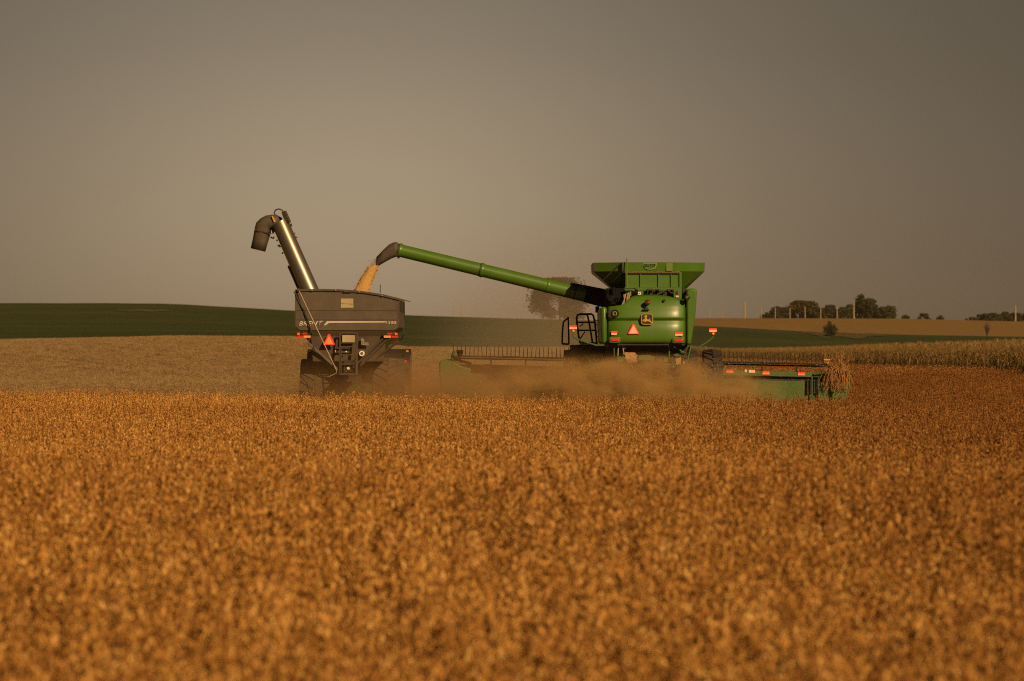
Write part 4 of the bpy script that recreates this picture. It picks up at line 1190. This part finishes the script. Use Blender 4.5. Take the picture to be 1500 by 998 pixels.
mb.bar(K(*zz5(430, 250), 1.5), K(*zz5(520, 228), 1.5), .08, .1); mb.bar(K(*zz5(440, 280), 1.45), K(*zz5(490, 300), 1.45), .06, .1)
mb.tube([K(*zz5(*p), 1.55) for p in [(500, 345), (555, 318), (545, 350), (580, 374)]], .018, 6); mb.tube([K(*zz5(*p), 1.55) for p in [(520, 385), (545, 345)]], .05, 8)
mb.tube([K(*zz5(*p), 1.5) for p in [(360, 470), (375, 455), (390, 480)]], .03, 6); mb.tube([K(*zz5(*p), 1.5) for p in [(280, 365), (310, 380), (320, 360)]], .025, 6)
mb.pieces('hood_actuator', M['dark'], ca, True)
mb = MB(); mb.bar(ag1 - ad * .12 + Vector((.24, -.15, .1)), ag1 + ad * .28 + Vector((.24, -.15, .1)), .12, .14); mb.build('hood_mount', M['gtrim'], ca, bevel=.01)

# grain heaped in the cart and falling from the combine's tube
mb = MB()
pt_c = K(530, 431, 1.6)
n1, n2 = 16, 28
vs_, fs = [], []
for j in range(n1):
    r_ = j / (n1 - 1)
    for k in range(n2):
        a = 2 * math.pi * k / n2
        vs_.append((pt_c.x - .35 + math.cos(a) * r_ * 1.15, 2.9 + math.sin(a) * r_ * 2.2, pt_c.z - .12 - .75 * r_ + .02 * math.sin(a * 3 + j)))
for j in range(n1 - 1):
    for k in range(n2): fs.append((j * n2 + k, j * n2 + (k + 1) % n2, (j + 1) * n2 + (k + 1) % n2, (j + 1) * n2 + k))
mb.add(vs_, fs)
gp = mb.build('grain_heap', M['grain'], None, True); gp.location = (KX, KY, KZ)
tag(gp, 'heap of tan soybeans piled inside the dark grey cart', 'grain', None, 'stuff')
mb = MB(); vs_, fs = [], []
cl = [((551.5, 381), 8.0, 0), ((549.5, 387), 8.2, 0), ((546, 393), 8.0, .02), ((541.8, 401), 8.4, .06), ((537.6, 408), 9.4, .05), ((534.8, 414), 9.6, .0), ((532, 421), 10.2, .02), ((529, 428), 11, 0), ((527, 437), 12, 0)]
n = 26
fine = []
for i in range(len(cl) - 1):
    for k in range(5):
        u = k / 5
        (c0, w0, j0), (c1, w1, j1) = cl[i], cl[i + 1]
        fine.append(((c0[0] + (c1[0] - c0[0]) * u, c0[1] + (c1[1] - c0[1]) * u), w0 + (w1 - w0) * u))
fine.append((cl[-1][0], cl[-1][1]))
dstream = lambda t: 3.6 + CYD - (KY + 0) - (0.0) * t
for i, ((a, b), w) in enumerate(fine):
    y_ = CYD + ya - KY - 0.12 * i / len(fine)
    c_ = K(a, b, y_)
    tdir = Vector((math.cos(R(28)), 0, math.sin(R(28)) * -1)) if i > 6 else Vector((math.cos(R(62)), 0, -math.sin(R(62)) * -1))
    tdir = Vector((math.cos(R(70 - min(i, 10) * 7)), 0, math.sin(R(70 - min(i, 10) * 7))))
    if i > 8: tdir = Vector((.985, 0, -.17))
    for k in range(n):
        an = 2 * math.pi * k / n
        rr = w / 46 * (1 + .05 * math.sin(i * 1.3 + k * 2.1) + random.uniform(-.05, .05))
        vs_.append(c_ + tdir * rr * math.cos(an) + Vector((0, .17 * math.sin(an), 0)))
for i in range(len(fine) - 1):
    for k in range(n): fs.append((i * n + k, i * n + (k + 1) % n, (i + 1) * n + (k + 1) % n, (i + 1) * n + k))
mb.add(vs_, fs)
for k in range(900):      # loose beans around the stream
    i = random.randrange(len(fine)); (a, b), w = fine[i]
    c_ = K(a + random.gauss(0, w * .62), b + random.gauss(0, 2), CYD + ya - KY + random.uniform(-.18, .18))
    s = .011
    mb.add([c_ + Vector(q) * s for q in ((1, 0, 0), (-1, 0, 0), (0, 1, 0), (0, -1, 0), (0, 0, 1), (0, 0, -1))], [(0, 2, 4), (2, 1, 4), (1, 3, 4), (3, 0, 4), (2, 0, 5), (1, 2, 5), (3, 1, 5), (0, 3, 5)])
gs = mb.build('falling_grain', M['grain']); gs.location = (KX, KY, KZ)
tag(gs, 'stream of tan soybeans pouring from the green tube into the cart', 'grain', None, 'stuff')

# ------------------------------------------------------------------ tractor ahead of the cart
TX, TY = -5.2, 119.5
trac = tag(empty('tractor', (TX, TY, gz1(TX, TY))), 'green tractor half hidden ahead of the grain cart it pulls', 'tractor')
mb = MB(); mb.box((-.45, .2, .7), (.45, 5.2, 1.5)); mb.hexa([(-.5, 2.6, 1.4), (.5, 2.6, 1.4), (.42, 5.4, 1.4), (-.42, 5.4, 1.4), (-.5, 2.6, 2.25), (.5, 2.6, 2.25), (.4, 5.4, 2.0), (-.4, 5.4, 2.0)]); mb.build('body', M['dgreen'], trac, bevel=.05)
mb = MB(); mb.box((-.85, .6, 1.55), (.85, 2.5, 2.75)); tcab = mb.build('cab', M['glass'], trac, bevel=.06)
mb = MB(); mb.box((-.95, .4, 2.75), (.95, 2.7, 2.95)); mb.build('cab_roof', M['dgreen'], tcab, bevel=.06)
for s in (-1, 1):
    tyre('rear_wheel', s * 1.02, .9, 1.02, .6, trac, M['yellow'], 0, 22); tyre('rear_wheel', s * 1.55, .9, 1.02, .42, trac, M['yellow'], 0, 22)
    tyre('front_wheel', s * .95, 4.4, .78, .5, trac, M['yellow'], 0, 20)
    mb = MB()
    for k in range(7):
        a0, a1 = R(20 + 20 * k), R(40 + 20 * k)
        q = lambda a, r: (.9 - math.cos(a) * r, 1.02 + math.sin(a) * r)
        (ya0, za0), (ya1, za1), (yb0_, zb0), (yb1_, zb1) = q(a0, 1.12), q(a1, 1.12), q(a0, 1.2), q(a1, 1.2)
        x0, x1 = sorted((s * .7, s * 1.75))
        mb.hexa([(x0, ya0, za0), (x1, ya0, za0), (x1, ya1, za1), (x0, ya1, za1), (x0, yb0_, zb0), (x1, yb0_, zb0), (x1, yb1_, zb1), (x0, yb1_, zb1)])
    fd = mb.build('fender', M['black'], trac)
    mb = MB(); mb.box((s * 1.35, -.3, 1.75), (s * 1.65, -.26, 1.83)); mb.build('tail_light', M['red'], fd)
    mb = MB(); mb.box((s * 1.62, -.1, 2.1), (s * 1.70, -.06, 2.16)); mb.mi = 0; mb.build('marker_lamp', M['amber'], fd)

# ------------------------------------------------------------------ far trees, bushes, poles
def leaf_mat(name, c0, c1, trans=.2):
    return veg_mat(name, [(0, c0), (1, c1)], trans, .15)
ML = [leaf_mat('foliage_dark', (0.020, 0.024, 0.008), (0.055, 0.056, 0.018)), leaf_mat('foliage_olive', (0.028, 0.030, 0.009), (0.075, 0.066, 0.020)), leaf_mat('foliage_autumn', (0.045, 0.034, 0.010), (0.12, 0.075, 0.022))]
def tree(name, px, d, py_top, wpx, label, group=None, lm=0, base_py=None, seed=0, cat='tree', shape='round', leaves=1500, leaf=None, ragged=.3):
    rs = random.Random(seed * 31 + int(px))
    x = (px - 750) / F * d; zb = gz1(x, d)
    ztop = EYE + (HZ - py_top) / F * d
    Ht = ztop - zb; Wd = wpx / F * d / 2
    root = tag(empty(name, (x, d, zb)), label, cat, group)
    c0 = .0 if shape != 'open' else .05 * Ht
    mb = MB()
    tr = (.035 if shape != 'open' else .024) * Ht
    tp = Vector((rs.uniform(-.1, .1) * Wd, 0, Ht * .75))
    mb.tube([(0, 0, -.3), tuple(tp * .35), tuple(tp * .7), tuple(tp)], [tr, tr * .75, tr * .45, tr * .15], 7)
    lobes = []
    nl = 18 if shape != 'open' else 28
    for k in range(nl):
        u = rs.random(); a = rs.random() * 6.28
        h = c0 + (Ht - c0) * (.06 + .82 * u)
        ring = Wd * (math.sqrt(max(0.02, 1 - (2 * u - .85) ** 2 * .75))) * rs.uniform(.35 if shape != 'open' else .1, .72)
        c = Vector((math.cos(a) * ring, math.sin(a) * ring, h))
        rad = rs.uniform(.30, .48) * min(Wd, (Ht - c0) * .55) * 1.2
        lobes.append((c, rad))
        mb.tube([tuple(tp * min(1, max(.2, h / Ht - .15))), tuple((tp * (h / Ht) + c) / 2), tuple(c)], [tr * .35, tr * .22, tr * .08], 5)
    lobes.append((Vector((rs.uniform(-.2, .2) * Wd, 0, Ht - .2 * min(Wd, Ht))), .25 * min(Wd, Ht)))
    mb.build('trunk', M['bark'], root, True)
    vb = VB(); ls = leaf or max(.16, .04 * Ht)
    per = leaves // len(lobes)
    for (c, rad) in lobes:
        for k in range(per):
            v = Vector((rs.gauss(0, 1), rs.gauss(0, 1), rs.gauss(0, 1))).normalized()
            rr = rad * (rs.random() ** .45) * (1 + ragged * rs.gauss(0, .6))
            p = c + Vector((v.x * rr, v.y * rr, v.z * rr * .85))
            if p.z > Ht: p.z = Ht - rs.random() * .3 * rad
            if p.z < .05 * Ht: p.z = .05 * Ht + rs.random() * .1 * Ht
            a_ = Vector((rs.gauss(0, 1), rs.gauss(0, 1), rs.gauss(0, 1))).normalized(); b_ = a_.cross(v)
            if b_.length < .1: continue
            b_.normalize(); s = ls * rs.uniform(.55, 1.25)
            vb.add([p - a_ * s * .6, p + b_ * s * .4, p + a_ * s * .6, p - b_ * s * .4], [(0, 1, 2, 3)], min(1, max(0, rs.gauss(.5, .25))))
    me = bpy.data.meshes.new('crown'); me.from_pydata(vb.v, [], vb.f)
    at = me.attributes.new('var', 'FLOAT', 'POINT'); at.data.foreach_set('value', vb.a)
    me.materials.append(ML[lm]); o = bpy.data.objects.new('crown', me); COL.objects.link(o); o.parent = root
    return root

G1 = 'trees of the far windbreak'
wind = [  # px, d, top, width, leaf colour, label
    (1125, 1075, 458.5, 22, 0, 'low leftmost tree of the far windbreak sloping down to the field'),
    (1139, 1066, 449.5, 18, 0, 'pointed dark tree near the left end of the windbreak'),
    (1151, 1078, 451.0, 18, 0, 'dark tree filling the dip left of the broad crown'),
    (1172, 1090, 440.5, 34, 2, 'broad tree with rusty tint, left of the two high crowns'),
    (1187, 1072, 441.5, 24, 1, 'flat topped tree at the right shoulder of the broad crown'),
    (1202, 1066, 452.0, 20, 0, 'low dark tree just right of the broad crown'),
    (1215, 1080, 447.5, 20, 0, 'round topped dark tree in the middle of the windbreak'),
    (1232, 1068, 450.0, 20, 0, 'low dark tree left of the tall pole'),
    (1245, 1084, 446.5, 16, 1, 'thin crowned tree directly behind the tall pole'),
    (1263, 1090, 431.0, 24, 0, 'tallest tree of the windbreak with a blunt high top'),
    (1276, 1080, 437.5, 22, 1, 'sloping shoulder tree to the right of the tallest one'),
    (1292, 1068, 450.0, 20, 0, 'low tree between the tallest one and the right end'),
    (1303, 1076, 448.0, 16, 1, 'rounded tree at the right end of the windbreak'),
]
for i, (px, d, tp, w, lm, lb) in enumerate(wind):
    tree('broadleaf_tree', px, d, tp, w * 1.35, lb, G1, lm, seed=i + 3, leaves=3400, shape='tall' if tp < 435 else 'round', leaf=.62)
G2 = 'small trees on the skyline'
for i, (px, d, tp, w, lb) in enumerate([
    (1326, 1060, 462.0, 12, 'tiny bush like tree just right of the windbreak'), (1353, 1070, 459.5, 22, 'low domed tree alone on the skyline between the two tree groups'), (1377, 1062, 462.5, 12, 'small tree right of the domed one on the skyline')]):
    tree('small_tree', px, d, tp, w * 1.2, lb, G2, 0, seed=40 + i, leaves=1500, leaf=.5)
G3 = 'trees of the right skyline clump'
for i, (px, d, tp, w, lb) in enumerate([
    (1424, 1075, 465.5, 22, 'lowest tree tapering off the left end of the right clump'), (1440, 1080, 459.5, 20, 'second tree of the right clump, just behind the dry shrub'), (1455, 1072, 458.5, 20, 'dark tree in the middle of the right clump'),
    (1470, 1084, 457.0, 20, 'highest tree of the right clump left of its pole'), (1488, 1076, 458.5, 22, 'tree behind the pole at the right picture edge'), (1507, 1080, 459.0, 24, 'tree cut off by the right picture edge')]):
    tree('skyline_tree', px, d, tp, w * 1.4, lb, G3, 0, seed=60 + i, leaves=2600, leaf=.55)
tree('shade_tree', 820, 735, 407, 104, 'wide round tree seen through dust behind the unloading tube', None, 1, seed=5, leaves=15000, shape='open', leaf=.48, ragged=.42)
tree('bush', 1216, 645, 470.5, 24, 'dark lone bush standing at the edge of the tan field', None, 0, seed=9, cat='bush', leaves=1100, leaf=.26)
# leafless shrub right
def dry_shrub(px, d, py_top, wpx, label):
    x = (px - 750) / F * d; zb = gz1(x, d); Ht = EYE + (HZ - py_top) / F * d - zb
    mb = MB(); rs = random.Random(5)
    for k in range(28):
        a = rs.random() * 6.28; sp_ = rs.uniform(.05, .5) * wpx / F * d
        tip = Vector((math.cos(a) * sp_, math.sin(a) * sp_, Ht * rs.uniform(.55, 1)))
        mb.tube([(0, 0, -.2), tuple(tip * .5 + Vector((0, 0, .15))), tuple(tip)], [.05, .035, .012], 5)
        for j in range(4):
            c = tip * rs.uniform(.4, 1); mb.tube([tuple(c), tuple(c + Vector((rs.gauss(0, .3), rs.gauss(0, .3), rs.uniform(.1, .5))))], [.02, .008], 4)
    o = mb.build('dry_shrub', M['bark']); o.location = (x, d, zb); tag(o, label, 'shrub')
dry_shrub(1446, 690, 471.5, 12, 'thin leafless shrub standing before the right clump of trees')

def pole_mb(H, r, arm):
    mb = MB(); mb.tube([(0, 0, -.4), (0, 0, H * .5), (0, 0, H)], [r, r * .9, r * .75], 8)
    return mb
GP = 'poles along the far field edge'
plist = [(1091, 442, .28, 'thick weathered pole alone left of the windbreak'), (1115, 450, .16, 'first thin pole at the left end of the windbreak'), (1135.7, 450.5, .15, 'thin pole before the pointed dark tree'),
         (1157.2, 451.5, .15, 'thin pole before the dip left of the broad crown'), (1179.3, 448.8, .15, 'thin pole before the broad rusty crown'), (1202.2, 451.5, .16, 'thin pole before the low tree right of the broad crown'), (1226.2, 449.0, .17, 'thin pole next to the left of the tall pole'),
         (1250.8, 440.8, .24, 'tall thick pole beside the tallest tree'), (1487.5, 447.5, .26, 'thick pole in the right clump of trees at the picture edge'),
         (1040, 452, .10, 'faint slim pole nearest the green combine on the skyline'), (1057.5, 455, .10, 'faint slim pole second from the combine on the skyline')]
for px, pt, r, lb in plist:
    d = 1012.0; x = (px - 750) / F * d; zb = gz1(x, d)
    Hh = EYE + (HZ - pt) / F * d - zb
    o = pole_mb(Hh, r, 0).build('utility_pole', M['wood'], None, True); o.location = (x, d, zb); tag(o, lb, 'pole', GP)
for px, pt, lb in ((665, 449, 'faint slim pole left of a pair above the green hill'), (675.5, 445, 'faint slim pole right of a pair above the green hill')):
    d = 760.0; x = (px - 750) / F * d; zb = gz1(x, d)
    o = pole_mb(EYE + (HZ - pt) / F * d - zb, .09, 0).build('utility_pole', M['wood'], None, True); o.location = (x, d, zb); tag(o, lb, 'pole', 'pair of poles above the hill')

# a few green weeds among the ripe beans
M_WEED = veg_mat('green_weed', [(0, (0.04, 0.06, 0.012)), (1, (0.11, 0.12, 0.02))], .3, .1)
for px, d, H, lb in ((927, 36.5, .86, 'small green weed standing among the beans in front of the combine'), (240, 27.5, .72, 'low green weed among the blurred beans at lower left'), (292, 107.5, 1.0, 'yellowish green weed at the far edge of the beans left of the cart')):
    x = (px - 750) / F * d
    vb = VB(); rs = random.Random(int(px))
    vb.stick(Vector((0, 0, 0)), Vector((.02, 0, H)), .006, .3)
    for k in range(16):
        h = H * rs.uniform(.55, 1.05); a_ = rs.random() * 6.28; dd = Vector((math.cos(a_), math.sin(a_), rs.uniform(-.2, .5))).normalized(); sd = dd.cross(Vector((0, 0, 1))).normalized()
        c = Vector((0, 0, h)); L = rs.uniform(.05, .10)
        vb.add([c, c + dd * L * .5 + sd * L * .3, c + dd * L, c + dd * L * .5 - sd * L * .3], [(0, 1, 2), (0, 2, 3)], rs.random())
    o = src_mesh('weed', vb.v, vb.f, vb.a, M_WEED); COL.objects.link(o); o.location = (x, d, gz1(x, d)); tag(o, lb, 'weed', 'green weeds in the beans')

# ------------------------------------------------------------------ chaff and dust thrown out behind the combine
def vol_mat(name, color, dens, aniso, scale=None, radii=None, cut=(.40, .64), low=.15, power=1.0):
    m = bpy.data.materials.new(name); m.use_nodes = True; t = m.node_tree
    t.nodes.clear(); out = t.nodes.new('ShaderNodeOutputMaterial'); p = t.nodes.new('ShaderNodeVolumePrincipled')
    p.inputs['Color'].default_value = (*color, 1); p.inputs['Anisotropy'].default_value = aniso; p.inputs['Density'].default_value = dens
    t.links.new(p.outputs[0], out.inputs['Volume'])
    if scale:          # billows, thinning out towards the edge of the cloud
        ge = t.nodes.new('ShaderNodeTexCoord')
        mp = t.nodes.new('ShaderNodeMapping'); mp.inputs['Scale'].default_value = scale[1]
        t.links.new(ge.outputs['Object'], mp.inputs[0])
        n = t.nodes.new('ShaderNodeTexNoise'); n.inputs['Scale'].default_value = scale[0]; n.inputs['Detail'].default_value = 5; n.inputs['Roughness'].default_value = .6
        t.links.new(mp.outputs[0], n.inputs['Vector'])
        mr = t.nodes.new('ShaderNodeMapRange'); mr.inputs[1].default_value = cut[0]; mr.inputs[2].default_value = cut[1]; mr.inputs[3].default_value = low; mr.inputs[4].default_value = 1
        t.links.new(n.outputs[0], mr.inputs[0])
        nr = t.nodes.new('ShaderNodeMapping'); nr.inputs['Scale'].default_value = tuple(1 / q for q in radii)
        t.links.new(ge.outputs['Object'], nr.inputs[0])
        ln = t.nodes.new('ShaderNodeVectorMath'); ln.operation = 'LENGTH'; t.links.new(nr.outputs[0], ln.inputs[0])
        fd = t.nodes.new('ShaderNodeMapRange'); fd.interpolation_type = 'SMOOTHSTEP'; fd.inputs[1].default_value = .25; fd.inputs[2].default_value = .97; fd.inputs[3].default_value = 1; fd.inputs[4].default_value = 0
        t.links.new(ln.outputs['Value'], fd.inputs[0])
        mu = t.nodes.new('ShaderNodeMath'); mu.operation = 'MULTIPLY'; t.links.new(mr.outputs[0], mu.inputs[0]); t.links.new(fd.outputs[0], mu.inputs[1])
        m2 = t.nodes.new('ShaderNodeMath'); m2.operation = 'MULTIPLY'; t.links.new(mu.outputs[0], m2.inputs[0]); m2.inputs[1].default_value = dens
        t.links.new(m2.outputs[0], p.inputs['Density'])
    return m

def cloud_hull(name, c, r, material, label, seed, rough=.12):
    bm = bmesh.new(); bmesh.ops.create_icosphere(bm, subdivisions=4, radius=1.0)
    rs = random.Random(seed); ph = [rs.uniform(0, 6.28) for _ in range(9)]
    for v in bm.verts:
        p = v.co
        k = 1 + rough * (math.sin(p.x * 5 + ph[0]) * math.sin(p.z * 4 + ph[1]) + .6 * math.sin(p.x * 9 + p.y * 4 + ph[2]))
        v.co = Vector((p.x * r[0] * k, p.y * r[1] * k, p.z * r[2] * k))
    me = bpy.data.meshes.new(name); bm.to_mesh(me); bm.free(); me.materials.append(material)
    o = bpy.data.objects.new(name, me); COL.objects.link(o); o.location = c
    tag(o, label, 'dust', None, 'stuff')
    return o
DUSTC = (0.80, 0.50, 0.22)
def dust(name, c, r, dens, scl, label, seed, low=.15, cut=(.40, .64), col=DUSTC):
    return cloud_hull(name, c, r, vol_mat(name, col, dens, .1, scl, r, cut, low), label, seed, .06)
dust('dust_cloud', (1.0, 112.0, .3), (8.2, 5.6, 2.4), 1.0, (0.5, (.8, .7, 1.3)), 'brown harvest dust hanging low behind the green combine and header', 3, .25)
dust('chaff_plume', (3.5, 107.9, .5), (5.7, 2.7, 1.85), 9.0, (1.35, (.7, .8, 1.2)), 'golden billow of chaff thrown out of the back of the combine', 13, .05, (.45, .60), (0.86, 0.58, 0.25))
dust('dust_veil', (-4.9, 112.0, .3), (4.9, 5.5, 2.6), .34, (0.45, (.7, .5, 1.0)), 'thin dust drifting around the grain cart wheels', 5, .35)
dust('dust_drift', (1.2, 150.0, 2.0), (6.5, 16, 7), .046, (.16, (1, .6, 1)), 'faint dust drifting over the stubble behind both machines', 8, .35, (.35, .7), (0.84, 0.72, 0.54))

mb = MB()
rs = random.Random(21)
for k in range(42000):
    # bits leave the spreader and fan out sideways and backwards
    side = rs.gauss(0, 1)
    vx, vy, vz = side * 3.6 + rs.gauss(0, .8), -abs(rs.gauss(1.6, 1.4)), rs.gauss(1.2, 1.3)
    tt = rs.random() ** .8 * 1.25
    x = CX + rs.gauss(0, .55) + vx * tt * (1 - .25 * tt)
    yy = -.1 + vy * tt
    z = 1.15 + rs.gauss(0, .12) + vz * tt - 2.6 * tt * tt + rs.gauss(0, .06)
    if z < .15 or z > 2.05 or yy < -4.3: continue
    p = Vector((x, CYD + yy, z))
    a_ = Vector((rs.gauss(0, 1), rs.gauss(0, 1), rs.gauss(0, 1))).normalized(); b_ = a_.cross(Vector((rs.gauss(0, 1), rs.gauss(0, 1), rs.gauss(0, 1))))
    if b_.length < .1: continue
    b_.normalize(); s = rs.uniform(.005, .014) * (1.8 if rs.random() < .03 else 1)
    mb.add([p - a_ * s, p + b_ * s * .4, p + a_ * s, p - b_ * s * .4], [(0, 1, 2, 3)])
ch = mb.build('flying_chaff', M['chaff'])
tag(ch, 'bits of chaff flying low behind the green combine', 'chaff', None, 'stuff')

# ------------------------------------------------------------------ air
HAZE = 0.00008
mb = MB(); mb.box((-2600, -60, -2), (2600, 2600, 32))
hz = mb.build('haze', vol_mat('haze', (0.80, 0.66, 0.50), HAZE, .2))
tag(hz, 'thin dusty harvest air over the fields', 'haze', None, 'stuff')
